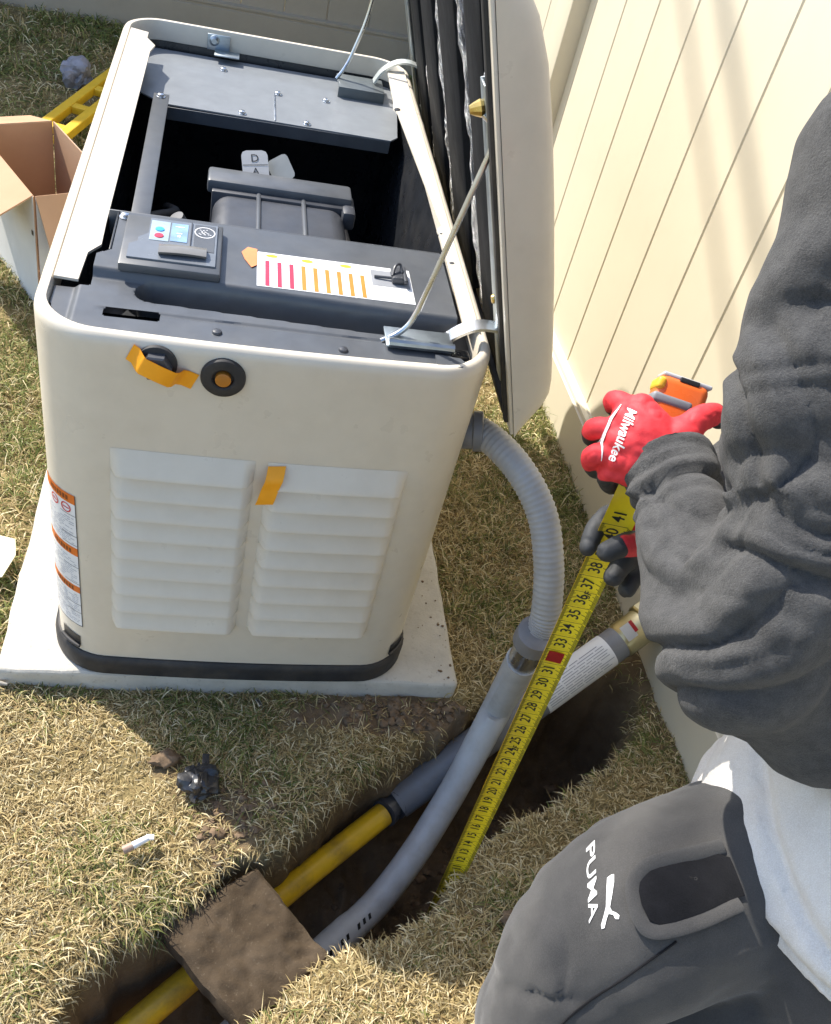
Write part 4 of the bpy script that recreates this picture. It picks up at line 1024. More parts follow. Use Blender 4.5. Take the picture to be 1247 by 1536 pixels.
# crumpled black plastic scrap
P, F = lump((0, 0, 0), 1.0, 5, (1, 1, 1), 1.3, 0.35, 4)
P = np.asarray(P)*np.array([0.030, 0.036, 0.020]); P += 0.006*np.stack([fnoise(P+1, 60, 2), fnoise(P+2, 60, 2), fnoise(P+3, 60, 2)], 1)
P = P+np.array([-0.052, -0.205, 0.052])
wing = np.array(box((-0.042, -0.170, 0.056), (0.012, 0.030, 0.004), 0.0015)[0])
small('plastic_scrap', join((P, F), (wing, box((0, 0, 0), (1, 1, 1), 0.0015)[1])), mat('black_polythene', (0.022, 0.023, 0.027), 0.34, var=0.2, bump=0.6, bscale=90, spec=0.6), 'crumpled black plastic scrap lying on the grass before the generator', 'plastic scrap', (-0.052, -0.205, 0.03), 25)
z_, _ = ground_h(np.array([-0.14]), np.array([-0.32])); zc = z_[0]+0.026
cut = thing('pipe_offcut', 'small white broken plastic piece lying on the sunlit grass', 'offcut', (-0.14, -0.32, z_[0]))
obj('white_piece', join(tube([(-0.146, -0.322, zc), (-0.124, -0.311, zc+0.004)], [0.0060, 0.005], 12), box((-0.121, -0.309, zc+0.002), (0.012, 0.009, 0.004), 0.001)), white, cut, 40)
obj('pink_end', tube([(-0.160, -0.328, zc-0.003), (-0.146, -0.322, zc)], [0.0070, 0.0066], 12), mat('dull_pink_plastic', (0.36, 0.25, 0.19), 0.5), cut, 40)
z_, _ = ground_h(np.array([0.045]), np.array([-0.039]))
small('metal_clip', box((0.047, -0.040, z_[0]+0.014), (0.018, 0.008, 0.006), 0.0015, frame((0.2, 0.1, 1))), zinc, 'tiny shiny metal clip on the soil in front of the pad', 'clip', (0.047, -0.04, 0.03), 20)
z_, _ = ground_h(np.array([-0.40]), np.array([-0.02]))
small('wood_stick', tube([(-0.45, -0.004, z_[0]+0.02), (-0.385, -0.014, z_[0]+0.018)], [0.004, 0.003], 8), mat('grey_stick', (0.35, 0.32, 0.27), 0.8, var=0.2), 'short grey stick lying by the near left corner of the pad', 'stick', (-0.42, -0.01, 0.03), 40)
P = [(-0.50, 0.185), (-0.432, 0.205), (-0.418, 0.262), (-0.425, 0.300), (-0.50, 0.315)]
V, F = prism(P, 0.0022, (0, 0, 0)); V = np.array(V); V[:, 2] += 0.076+0.5*(V[:, 0]+0.42)**2+0.10*np.clip(V[:, 1]-0.25, 0, 1)
small('paper_sheet', fixwind((V, F)), mat('cream_paper', (0.74, 0.69, 0.50), 0.7, var=0.03), 'cream sheet of paper lying on the grass left of the pad', 'paper', (-0.45, 0.25, 0.03), 30)
# crumpled grey bag far left
P, F = lump((0, 0, 0), 1.0, 12, (1, 1, 1), 1.5, 0.35, 4)
P = np.asarray(P)*np.array([0.062, 0.055, 0.055]); P += 0.010*np.stack([fnoise(P+1, 30, 2), fnoise(P+2, 30, 2), fnoise(P+3, 30, 2)], 1)+np.array([-0.64, 2.72, 0.085])
small('crumpled_bag', (P, F), mat('grey_polythene', (0.23, 0.23, 0.27), 0.4, var=0.25, bump=0.6, bscale=60), 'crumpled grey plastic ball lying on the far left lawn', 'plastic bag', (-0.64, 2.72, 0.03), 25)
# yellow ladder frame lying behind the box
lad = thing('yellow_frame', 'yellow slotted tool frame lying on the grass behind the cardboard box', 'tool frame', (-0.60, 2.40, 0.04))
yf = mat('yellow_paint', (0.72, 0.45, 0.02), 0.45, var=0.08)
la = Vector((-0.70, 2.16, 0.075)); lb = Vector((-0.50, 2.80, 0.095)); ld = (lb-la).normalized(); ls = Vector((ld.y, -ld.x, 0))
obj('rail', box((la+lb)/2, (0.034, (lb-la).length, 0.03), 0.004, (ls, ld, Vector((0, 0, 1)))), yf, lad, 20)
obj('rail', box((la+lb)/2+ls*0.085, (0.034, (lb-la).length, 0.03), 0.004, (ls, ld, Vector((0, 0, 1)))), yf, lad, 20)
for i in range(4): obj('cross_bar', box(la+ld*(0.08+0.18*i)+ls*0.0425, (0.052, 0.034, 0.026), 0.003, (ls, ld, Vector((0, 0, 1)))), yf, lad, 20)

# ------------------------------------------------------------------ cardboard box with its flaps open
bx = thing('cardboard_box', 'open cardboard box with folded out flaps standing left of the generator', 'box', (-0.52, 1.35, GZ))
BZ = 0.35; B0 = Vector((-0.522, 1.185, 0)); e1 = Vector((-0.5, 0.866, 0)); e2 = Vector((0.866, 0.5, 0)); bl, bw = 0.40, 0.205; tk = 0.006
up = Vector((0, 0, 1)); hb = BZ-GZ
def panel(name, c, sx, sz, ax_, az_, inner=None):
    an = ax_.cross(az_)
    o = obj(name, box(c, (sx, tk*0.5, sz), 0.0, (ax_, az_.cross(ax_), az_)), card, bx, 0); return o
cz = up*(GZ+hb/2)
for nm, c, sx, ax_ in (('side_wall', B0+e1*bl/2, bl, e1), ('side_wall', B0+e2*bw+e1*bl/2, bl, e1), ('end_wall', B0+e2*bw/2, bw-0.008, e2), ('end_wall', B0+e1*bl+e2*bw/2, bw-0.008, e2)):
    panel(nm, c+cz, sx, hb, ax_, up)
    outn = ((c+ax_*0)-(B0+e1*bl/2+e2*bw/2)).normalized()
    obj('printed_face', box(c+cz+outn*(tk*0.25+0.0008), (sx, 0.001, hb-0.002), 0, (ax_, up.cross(ax_), up)), cardw, bx, 0)
obj('bottom', box(B0+e1*bl/2+e2*bw/2+up*(GZ+0.012), (bl-0.01, bw-0.01, 0.005), 0, (e1, e2, up)), card, bx, 0)
def flap(c0_, ax_, ln, out, wid, droop):
    d_ = (out*math.cos(droop)-up*math.sin(droop)).normalized(); n = ax_.cross(d_)
    P4 = [c0_+ax_*0.004, c0_+ax_*(ln-0.004), c0_+ax_*(ln-0.012)+d_*wid, c0_+ax_*0.012+d_*wid]
    V = [tuple(p+n*s_) for s_ in (-0.002, 0.002) for p in P4]
    return fixwind((V, [(0, 1, 2, 3), (4, 5, 6, 7), (0, 1, 5, 4), (1, 2, 6, 5), (2, 3, 7, 6), (3, 0, 4, 7)]))
obj('flap', flap(B0+up*BZ, e1, bl, -e2, 0.16, 0.50), card, bx, 0)
obj('flap', flap(B0+up*BZ, e2, bw, -e1, 0.15, 1.05), card, bx, 0)
obj('flap', flap(B0+e1*bl+up*BZ, e2, bw, e1, 0.15, 0.3), card, bx, 0)
mk_ = box(B0+up*(BZ-0.10)-e2*0.0042+e1*0.012, (0.010, 0.0006, 0.012), 0, (e1, e2, up))
obj('printed_mark', mk_, ink, bx, 0)

# ------------------------------------------------------------------ tape measure
tm = thing('tape_measure', 'orange tape measure held up with its yellow blade run down into the trench', 'tape measure', (0.3683,-0.3571,-0.0200))
TA = Vector((0.3595,-0.3732,0.8473)); TB = Vector((0.3808,-0.3488,-0.0230)); td = (TB-TA).normalized(); INCH = (TB-TA).length/31.3
tw = td.cross(Vector((-0.22, -0.72, 0.66))).normalized(); tn = tw.cross(td).normalized()
if tn.dot(Vector((-0.22, -0.72, 0.66))) < 0: tn = -tn; 
if tw.dot(Vector((0.973, -0.11, 0.2))) < 0: tw = -tw
BW = 0.034
CC_ = Vector((0.4158,-0.2784,0.9546))
def bl_axis(s_):
    """centre of the blade, s_ in metres below the 41 inch mark"""
    if s_ >= -0.06: return TA+td*s_
    e = TA+td*(-0.06); t = min(1, (-0.06-s_)/0.11); return e*(1-t)+(Vector((0.3960,-0.2848,0.9106)))*t
def bl_pt(s_, w_, off=0.0): return bl_axis(s_)+tw*w_+tn*(off-0.0042*(1-(2*w_/BW)**2)*-1*0.0-0.0050*(1-(2*w_/BW)**2))
V = []; F = []; ns_, nw_ = 60, 8; smin, smax = -0.17, (TB-TA).length+0.30
for i in range(ns_+1):
    for k in range(nw_+1): V.append(tuple(bl_pt(smin+(smax-smin)*i/ns_, -BW/2+BW*k/nw_)))
for i in range(ns_):
    for k in range(nw_): a = i*(nw_+1)+k; F.append((a, a+1, a+nw_+2, a+nw_+1))
blade = obj('blade', thick(fixwind((V, F)), 0.0005), bladem, tm, 60)
def lay(VF, s0, w0):
    # local x runs along the blade towards the hook (reading direction), local y across it
    return [tuple(bl_pt(s0-v[0], w0-v[1], 0.0007)) for v in VF[0]], VF[1]
nums = []; ticks = []; reds = []
for inch in range(4, 42):
    s0 = (41-inch)*INCH
    if s0 > smax: continue
    t_ = text_vf(str(inch), 0.0190, 'CENTER', 0.012)
    # digits read along the blade, standing across its width
    t_ = ([(v[0]*0.92, v[1]*1.05, 0) for v in t_[0]], t_[1])
    nums.append(lay(t_, s0-INCH*0.40, -0.0005)) if inch != 32 else reds.append(lay(box((0, 0, 0), (0.020, 0.020, 0.0))[0:2], s0-INCH*0.40, -0.0005))
    if inch in (24, 36): nums.append(lay(text_vf('%dF' % (inch//12), 0.012, 'CENTER', 0.01), s0-INCH*0.75, 0.004))
    for k in range(16):
        ln_ = 0.030 if k == 0 else 0.010 if k == 8 else 0.007 if k % 4 == 0 else 0.0045
        for sd in (-1, 1):
            if k == 0 and sd == 1: continue
            c_ = (-BW/2+ln_/2) if sd < 0 else (BW/2-ln_/2)
            ticks.append(lay(([(-0.00035, -ln_/2, 0), (0.00035, -ln_/2, 0), (0.00035, ln_/2, 0), (-0.00035, ln_/2, 0)], [(0, 1, 2, 3)]), s0+INCH*k/16, c_ if sd < 0 else c_))
tag(obj('inch_numbers', join(*nums), ink, blade, 0), kind='stuff'); tag(obj('graduations', join(*ticks), ink, blade, 0), kind='stuff')
rd = obj('red_stud_mark', join(*reds), redink, blade, 0)
tag(obj('red_mark_number', lay(text_vf('32', 0.0175, 'CENTER', 0.01), 9*INCH-INCH*0.40, -0.0005), bladem, rd, 0))
for v in rd.children[0].data.vertices: v.co += tn*0.0005
# case
ca = (Vector((0.4509,-0.2785,0.9662))-Vector((0.3948,-0.2591,0.9687))).normalized(); cu_ = Vector((-0.0712, 0.685, 0.725)); cu_ = (cu_-ca*cu_.dot(ca)).normalized(); cn_ = ca.cross(cu_)
cc = Vector((0.4195,-0.2791,0.9353))
def cbox(a, b, c, sa, sb, sc, bev, seg=3): return box(cc+ca*a+cu_*b+cn_*c, (sa, sb, sc), bev, (ca, cu_, cn_), seg)
case = obj('case', cbox(0, 0, 0, 0.058, 0.076, 0.040, 0.010, 4), casem, tm, 40)
obj('grey_bumper', join(cbox(-0.008, 0.010, 0.0, 0.046, 0.012, 0.0425, 0.004), cbox(0, -0.032, 0, 0.062, 0.016, 0.044, 0.005)), greyc, case, 40)
obj('top_strip', cbox(0.002, 0.0378, 0, 0.056, 0.005, 0.034, 0.002), mat('silver_case_strip', (0.45, 0.45, 0.46), 0.35, var=0.1), case, 40)
obj('top_mark', cbox(0.004, 0.0362, 0.0165, 0.022, 0.0055, 0.006, 0.001), ink, case, 40)
obj('yellow_corner', cbox(-0.0255, 0.026, 0.004, 0.010, 0.014, 0.036, 0.004), mat('yellow_case_corner', (0.85, 0.50, 0.04), 0.4), case, 40)

# ------------------------------------------------------------------ person crouching at the right, measuring
per = thing('person', 'person in grey hoodie, charcoal joggers and red gloves crouching to measure the trench', 'person', (0.55, -0.62, GZ))
def seg(P, R, n=20, flat0=False): 
    P = np.array([tuple(p) for p in P], float); R = np.asarray(R, float); m = max(12, int(len(P)*7))
    Pq = spline(P, m); Rq = np.interp(np.linspace(0, len(P)-1, m), np.arange(len(P)), R); return tube(Pq, Rq, n, True, roundcap=not flat0)
# sleeve of the near arm
CU = (0.3844,-0.3595,0.9390); CUo = (0.3844,-0.3595,0.9390)
fore = seg([CU, (0.3870,-0.3873,0.9323), (0.3845,-0.4236,0.9266), (0.3799,-0.4833,0.9159), (0.3861,-0.5458,0.9104), (0.4000,-0.5881,0.9143)], [0.0525, 0.055, 0.058, 0.060, 0.067, 0.073], 28, True)
uppr = seg([(0.3946,-0.5911,0.9092), (0.4118,-0.5767,0.9611), (0.4053,-0.5475,1.0289), (0.3974,-0.5052,1.0877), (0.3954,-0.4648,1.1464), (0.4243,-0.4247,1.2077), (0.4541,-0.3716,1.2681)], [0.076, 0.082, 0.073, 0.064, 0.061, 0.067, 0.085])
sag = seg([(0.4122,-0.5746,0.8800), (0.4504,-0.5832,0.8682), (0.5080,-0.5987,0.8400)], [0.070, 0.078, 0.080])
chest = seg([(0.70, -0.44, 0.86), (0.70, -0.34, 1.08), (0.69, -0.24, 1.26)], [0.150, 0.165, 0.13])
rsh = seg([(0.60, -0.30, 1.27), (0.70, -0.18, 1.26), (0.735, -0.11, 1.20)], [0.085, 0.085, 0.075])
rarm = seg([(0.735, -0.11, 1.20), (0.715, -0.16, 1.02), (0.66, -0.22, 0.90), (0.55, -0.27, 0.86), (0.4536,-0.3633,0.7907)], [0.075, 0.066, 0.060, 0.052, 0.046])
hood = seg([(0.56, -0.29, 1.33), (0.645, -0.30, 1.36), (0.71, -0.22, 1.34)], [0.06, 0.075, 0.06])
V, F, N = remesh(join(fore, uppr, sag, chest, rsh, rarm, hood), 0.0042, 9, 0.5)
# folds: arcs round the inside of the elbow, rings behind the cuff, soft swells elsewhere
el_in = np.array((0.3816,-0.4689,0.9855)); dist = np.linalg.norm(V-el_in, axis=1)
fo_d = np.array((0.3822,-0.4742,0.9114)); cuo = np.array(CUo); axf = np.array((0.3867,-0.5357,0.8989))-cuo; Lf = np.linalg.norm(axf); axf /= Lf
s_f = (V-cuo)@axf
P0 = np.array((0.4541,-0.3716,1.2681)); Pe = np.array((0.4179,-0.5765,0.9254)); axu = (Pe-P0); Lu = np.linalg.norm(axu); axu /= Lu; s_u = (V-P0)@axu
wob = fnoise(V, 9, 3)
def ridge(x): return 2*np.abs(np.sin(x))**0.55-1
onarm = np.exp(-(np.maximum(0, dist-0.20)/0.08)**2)
cuffw = sstep(0.16, 0.08, s_f)*sstep(-0.06, 0.0, s_f)*np.exp(-(np.linalg.norm(np.cross(V-cuo, axf), axis=1)/0.11)**6)
def crease(x, d, w):
    return -d*np.exp(-(x/np.where(x < 0, w*0.45, w*2.4))**2)
def billow(P, o=2, p=0.75):
    return -(1-np.abs(np.clip(fnoise(P, 1.0, o)*1.7, -1, 1))**p)
ex = np.array([0.973, -0.112, 0.202]); ey = np.array([-0.071, 0.685, 0.725]); ez = np.array([0.220, 0.720, -0.658])
rel = V-el_in; ang = np.arctan2(rel@ey, rel@ex); wr = 0.02*fnoise(V+3, 8, 2)
arc = np.stack([(dist+0.7*wr)*27, ang*0.55, rel@ez*3], 1); arc2 = np.stack([(dist+0.7*wr)*58+9, ang*1.1, rel@ez*6], 1)
onf = onarm*sstep(0.02, 0.06, s_f)*sstep(0.03, 0.07, dist)
disp = (0.0130*billow(arc, 1, 0.8)+0.0036*billow(arc2, 1))*onf+0.0035*onf
for r_, d_, w_, sd in ((0.016, 0.005, 0.005, 1), (0.031, 0.008, 0.005, 2), (0.050, 0.008, 0.006, 3), (0.072, 0.007, 0.007, 4)):
    am = np.clip(0.75+0.9*fnoise(V+sd*7+50, 7.0, 2), 0.15, 1.3)
    disp += crease(s_f-r_+0.35*wr, d_, w_)*am*cuffw
relu = V-P0; xu = ex-axu*(ex@axu); xu /= np.linalg.norm(xu); yu = np.cross(axu, xu); au = np.arctan2(relu@yu, relu@xu)
upm = sstep(0.42, 0.34, s_u)*sstep(-0.08, 0.02, s_u)*sstep(0.08, 0.14, s_f+0.06)
upp = np.stack([(s_u+1.2*wr)*19+3, au*0.35+s_u*1.5, V[:, 0]*1.0], 1); upp2 = np.stack([(s_u+1.2*wr)*44+13, au*0.8, V[:, 0]*3], 1)
disp += (0.0150*billow(upp, 1, 0.8)+0.0040*billow(upp2, 1)+0.0055)*upm
for r_, d_, w_, sd in ((0.120, 0.022, 0.013, 2), (0.155, 0.014, 0.012, 3)):
    am = np.clip(0.8+0.8*fnoise(V+sd*13+90, 4.0, 2), 0.1, 1.3)
    disp += crease(s_u-r_+1.2*wr+0.06*np.sin(au), d_, w_)*am*upm
rest = 1-np.maximum(np.clip(onf, 0, 1), upm)
disp += rest*0.006*billow(V*np.array([[8, 8, 12]])+40, 1)+0.0016*fnoise(V+8, 26, 2)
V = V+N*disp[:, None]
# the cuff opening is cut back to a clean edge
hoodie = obj('hoodie', (V, F), fleece, per, 180)
hv, hf = V, F
# torso hem of the sweatshirt, grey fabric lightened further to stand for sunlight
def oval(c, ax_, ay_, rx, ry, n=56): return [tuple(Vector(c)+Vector(ax_)*rx*math.cos(2*math.pi*k/n)+Vector(ay_)*ry*math.sin(2*math.pi*k/n)) for k in range(n)]
rings_ = []
spec_ = [((0.685, -0.660, 0.575), 0.170, 0.19), ((0.683, -0.657, 0.588), 0.212, 0.222), ((0.682, -0.648, 0.620), 0.221, 0.226), ((0.690, -0.620, 0.69), 0.205, 0.212), ((0.702, -0.575, 0.78), 0.178, 0.19), ((0.70, -0.52, 0.86), 0.165, 0.175), ((0.70, -0.46, 0.95), 0.15, 0.16)]
for c, rx, ry in spec_:
    tl = Vector((0, 0.25, 1)).normalized(); rings_.append(oval(c, (0.96, -0.05, -0.10), Vector((0.02, 0.97, -0.22)), rx, ry))
Vh, Fh = loft(rings_, True, True); Vh, Fh, Nh = remesh((Vh, Fh), 0.0075, 5, 0.5)
Vh = Vh+Nh*(0.014*fnoise(Vh+3, 5, 2)+0.005*fnoise(Vh+1, 17, 3)-0.012*np.exp(-((Vh[:, 2]-0.665+0.05*fnoise(Vh+6, 4, 2))/0.008)**2)-0.010*np.exp(-((Vh[:, 2]-0.715+0.06*fnoise(Vh+9, 5, 2))/0.010)**2)-0.006*np.exp(-((Vh[:, 2]-0.612)/0.003)**2))[:, None]
hem = obj('sweatshirt_hem', (Vh, Fh), hemm, per, 180)
# trousers
HIP = (0.70, -0.655, 0.58)
thigh = seg([HIP, (0.5741,-0.6406,0.5807), (0.4820,-0.6520,0.5755), (0.4060,-0.6683,0.5550), (0.3487,-0.6947,0.5070), (0.3195,-0.7243,0.4421)], [0.165, 0.120, 0.110, 0.103, 0.090, 0.074])
kn = Vector((0.3197,-0.7268,0.4395))
shin = seg([kn, kn+Vector((0.05, 0.005, -0.14)), kn+Vector((0.09, 0.01, -0.30)), Vector((kn.x+0.10, kn.y+0.0, 0.13))], [0.076, 0.068, 0.058, 0.050])
rth = seg([HIP, (0.73, -0.60, 0.42), (0.70, -0.55, 0.24), (0.69, -0.54, 0.12)], [0.165, 0.115, 0.095, 0.075])
rsn = seg([(0.69, -0.54, 0.115), (0.73, -0.68, 0.11), (0.77, -0.86, 0.10)], [0.075, 0.066, 0.052])
seat_ = join(seg([(0.66, -0.70, 0.575), (0.74, -0.70, 0.565)], [0.165, 0.165]), seg([(0.6073,-0.6966,0.4925), (0.5250,-0.7100,0.4199), (0.4377,-0.7314,0.3674)], [0.13, 0.11, 0.09]))
V, F, N = remesh(join(thigh, shin, rth, rsn, seat_), 0.0055, 8, 0.5)
knp = np.array((0.3099,-0.7194,0.5203)); dk = np.linalg.norm(V-knp, axis=1)
rk = V-knp; ak = np.arctan2(rk@ey, rk@ex); wk = 0.02*fnoise(V+3, 7, 2)
pn = np.stack([(dk+wk)*17+5, ak*0.9, rk@ez*5], 1)
V = V+N*(0.009*fnoise(V+6, 5, 2)+0.0022*fnoise(V+2, 20, 3)+0.0075*billow(pn, 1, 0.8)*np.exp(-(dk/0.15)**2)+0.0028*billow(np.stack([V[:, 0]*9+V[:, 1]*4, V[:, 1]*16, V[:, 2]*10], 1)+7))[:, None]
# side seam pressed into the thigh
trs = obj('joggers', (V, F), pants, per, 180)
tb_ = bvh_of(V, F); VN = Vector((-0.40, -0.53, 0.745)).normalized()
def P2(px): return Vector(px)
def lay_poly(pts, off, m_, name, parent, ml=0.006):
    """pts: points near the cloth; draped along the outward direction"""
    c = sum((Vector(p) for p in pts), Vector())/len(pts); x = Vector((0.973, -0.112, 0.202)); x = (x-VN*x.dot(VN)).normalized(); y = VN.cross(x)
    q = [((Vector(p)-c).dot(x), (Vector(p)-c).dot(y)) for p in pts]
    ar = sum(q[i][0]*q[(i+1) % len(q)][1]-q[(i+1) % len(q)][0]*q[i][1] for i in range(len(q)))
    if ar < 0: q = q[::-1]
    tri = tessellate_polygon([[Vector((a, b, 0)) for a, b in q]])
    return drape(([tuple(c+x*a+y*b) for a, b in q], [tuple(t) for t in tri]), tb_, VN, off, 0.12, ml)
def on_cloth(p, off=0.0):
    h = tb_.ray_cast(Vector(p)+VN*0.12, -VN, 0.6); return (h[0]+h[1]*off) if h[0] is not None else Vector(p)
pk_in = [(0.3640,-0.6860,0.6637),(0.3737,-0.6793,0.6679),(0.3908,-0.6752,0.6731),(0.4176,-0.6728,0.6801),(0.4413,-0.6700,0.6865),(0.4533,-0.6751,0.6880),(0.4585,-0.6999,0.6826),(0.4597,-0.7108,0.6801),(0.4375,-0.7142,0.6740),(0.4134,-0.7208,0.6668),(0.3901,-0.7251,0.6603),(0.3738,-0.7267,0.6561),(0.3653,-0.7217,0.6553),(0.3611,-0.7077,0.6577),(0.3608,-0.6958,0.6606)]
pocket = obj('pocket', fixwind(lay_poly(pk_in, 0.0030, pocketm, 'pocket', trs, 0.004)), pocketm, trs, 60)  # flat dark patch, the shade inside the opening is in its colour
rim_l = [(0.4500,-0.6645,0.6880),(0.4197,-0.6671,0.6799),(0.3928,-0.6695,0.6728),(0.3720,-0.6751,0.6664),(0.3589,-0.6862,0.6602),(0.3559,-0.7021,0.6556),(0.3582,-0.7200,0.6518),(0.3665,-0.7296,0.6515),(0.3868,-0.7297,0.6562),(0.4133,-0.7251,0.6635),(0.4406,-0.7183,0.6715),(0.4544,-0.7152,0.6755)]
rl = spline([tuple(on_cloth(p, 0.003)) for p in rim_l], 60)
obj('pocket_welt', tube(rl, 0.0085, 12, flat=0.35, up=VN), pants, pocket, 60)
sm_l = [(0.4100,-0.7138,0.6129),(0.3884,-0.7227,0.5960),(0.3608,-0.7353,0.5730),(0.3362,-0.7460,0.5530),(0.3148,-0.7571,0.5338),(0.3030,-0.7671,0.5189)]
obj('side_seam', tube(spline([tuple(on_cloth(p, 0.0005)) for p in sm_l], 60), 0.0013, 8), pocketm, trs, 60)
# printed logo on the thigh: four slanted letters and a leaping cat
lgm = mat('white_flock_print', (0.82, 0.82, 0.80), 0.7, var=0.03)
LT = Vector((0.3418,-0.6223,0.6220)); LB = Vector((0.3253,-0.7037,0.6186)); lxd = (LB-LT).normalized(); lyd = VN.cross(lxd).normalized()
tx = text_vf('PUMA', 1.0, 'CENTER', 0.012)
xsv = np.array(tx[0]); w0, w1 = xsv[:, 0].min(), xsv[:, 0].max(); h0, h1 = xsv[:, 1].min(), xsv[:, 1].max()
Lg = (LB-LT).length; Hg = 0.0085
tt = [(((v[0]-w0)/(w1-w0)-0.5)*Lg*0.94+((v[1]-h0)/(h1-h0)-0.5)*-0.010, ((v[1]-h0)/(h1-h0)-0.5)*Hg*1.1, 0) for v in tx[0]]
lg = obj('logo_lettering', drape(place2d((tt, tx[1]), (LT+LB)/2, lxd, lyd), tb_, VN, 0.0011, 0.12, 0.002), lgm, trs, 0)
cat_pts = [(0.3527,-0.6582,0.6290),(0.3555,-0.6578,0.6296),(0.3539,-0.6650,0.6284),(0.3490,-0.6777,0.6260),(0.3445,-0.6890,0.6238),(0.3456,-0.6930,0.6237),(0.3492,-0.6947,0.6243),(0.3518,-0.6977,0.6247),(0.3503,-0.7013,0.6240),(0.3471,-0.7010,0.6233),(0.3460,-0.6970,0.6235),(0.3416,-0.6958,0.6226),(0.3384,-0.7013,0.6215),(0.3345,-0.7098,0.6199),(0.3316,-0.7108,0.6193),(0.3318,-0.7069,0.6196),(0.3367,-0.6972,0.6214),(0.3406,-0.6886,0.6230),(0.3445,-0.6739,0.6253),(0.3480,-0.6610,0.6276)]
obj('logo_cat', fixwind(lay_poly(cat_pts, 0.0011, lgm, 'x', trs, 0.002)), lgm, trs, 0)

# gloves
def hand(name, chains, palm, tips, dipr, label, back):
    prt = [seg(P, R, 14) for P, R in chains]+[seg(P, R, 16) for P, R in palm]
    V, F, N = remesh(join(*prt), 0.0020, 8, 0.5)
    V = V+N*(0.0006*fnoise(V, 90, 2)-0.0007*np.exp(-(fnoise(V+3, 38, 2)/0.10)**2))[:, None]
    o = obj(name, (V, F), glovem, per, 180)
    N = normals(V, F); dip = np.zeros(len(V))
    for t, r in tips: dip = np.maximum(dip, sstep(r*1.25, r*0.75, np.linalg.norm(V-np.array(t), axis=1)+0.002*fnoise(V, 60, 2)))
    if back is not None: dip = np.maximum(dip, sstep(-0.35, -0.55, N@np.array(Vector(back).normalized())))
    a = o.data.attributes.new('dip', 'FLOAT', 'POINT'); a.data.foreach_set('value', dip.astype(np.float32))
    tag(o, label); return o, V, F
TOC = (-0.220, -0.720, 0.658)
fr_ = 0.0116
W = (0.3823,-0.3683,0.9408)
lch = [([(0.3568,-0.3368,0.9698), (0.3332,-0.3110,0.9674), (0.3482,-0.2847,0.9404), (0.3704,-0.2813,0.9256)], [fr_*1.15, fr_, fr_*0.95, fr_*0.85]),
       ([(0.3438,-0.3499,0.9587), (0.3129,-0.3320,0.9452), (0.3245,-0.3096,0.9159), (0.3465,-0.3016,0.9015)], [fr_*1.15, fr_, fr_*0.95, fr_*0.85]),
       ([(0.3420,-0.3645,0.9421), (0.3108,-0.3525,0.9251), (0.3273,-0.3369,0.8960), (0.3490,-0.3264,0.8843)], [fr_*1.15, fr_, fr_*0.95, fr_*0.85]),
       ([(0.3480,-0.3758,0.9272), (0.3278,-0.3661,0.9129), (0.3407,-0.3552,0.8896), (0.3587,-0.3460,0.8813)], [fr_*1.05, fr_*0.9, fr_*0.85, fr_*0.78]),
       ([(0.3875,-0.3605,0.9617), (0.4061,-0.3497,0.9797), (0.4299,-0.3357,0.9802), (0.4471,-0.3236,0.9658)], [fr_*1.5, fr_*1.25, fr_*1.1, fr_*0.95])]
lpm = [([W, (0.3634,-0.3470,0.9639), (0.3536,-0.3288,0.9729)], [0.030, 0.022, 0.0165]), ([W, (0.3515,-0.3535,0.9589), (0.3371,-0.3368,0.9632)], [0.031, 0.023, 0.0170]), ([W, (0.3477,-0.3613,0.9490), (0.3310,-0.3516,0.9480)], [0.031, 0.023, 0.0170]), ([W, (0.3496,-0.3692,0.9380), (0.3333,-0.3642,0.9320)], [0.030, 0.022, 0.0160]), ([W, (0.3580,-0.3736,0.9300), (0.3455,-0.3727,0.9206)], [0.029, 0.019, 0.0145]), ([W, (0.3908,-0.3600,0.9634)], [0.030, 0.023])]
ltip = [((0.3621,-0.2831,0.9316), 0.030), ((0.3223,-0.3181,0.9179), 0.0225), ((0.3296,-0.3417,0.8946), 0.0235), ((0.3440,-0.3630,0.8912), 0.030), ((0.4425,-0.3302,0.9722), 0.0215)]
lh, LV, LF = hand('glove', lch, lpm, ltip, 0.02, None, TOC)
lb = bvh_of(LV, LF)
gx_ = (Vector((0.3173,-0.3903,0.9436))-Vector((0.3343,-0.3509,0.9924))).normalized(); gn = Vector(TOC)
gy_ = gn.cross(gx_).normalized()
gt = text_vf('Milwaukee', 0.0130, 'CENTER', 0.018)
obj('glove_lettering', drape(place2d(([(v[0]+v[1]*0.25, v[1]*1.05, 0) for v in gt[0]], gt[1]), Vector((0.3253,-0.3696,0.9689)), gx_, gy_), lb, gn, 0.0012, 0.08, 0.002), lgm, lh, 0)
sw = [(x*0.060-0.030, -0.0095-0.005*math.sin(x*math.pi)) for x in np.linspace(0, 1, 12)]+[(x*0.060-0.030, -0.0102-0.0072*math.sin(x*math.pi)) for x in np.linspace(1, 0, 12)]
sv = ([(a, b, 0) for a, b in sw], [(i, i+1, 22-i, 23-i) for i in range(11)])
obj('glove_swoosh', drape(place2d(sv, Vector((0.3253,-0.3696,0.9689)), gx_, gy_), lb, gn, 0.0012, 0.08, 0.003), lgm, lh, 0)
obj('knit_cuff', tube([Vector((0.3710,-0.3583,0.9509)), Vector((0.3748,-0.3595,0.9479)), Vector((0.3841,-0.3644,0.9395))], [0.0385, 0.0415, 0.043], 30), redknit, lh, 60)
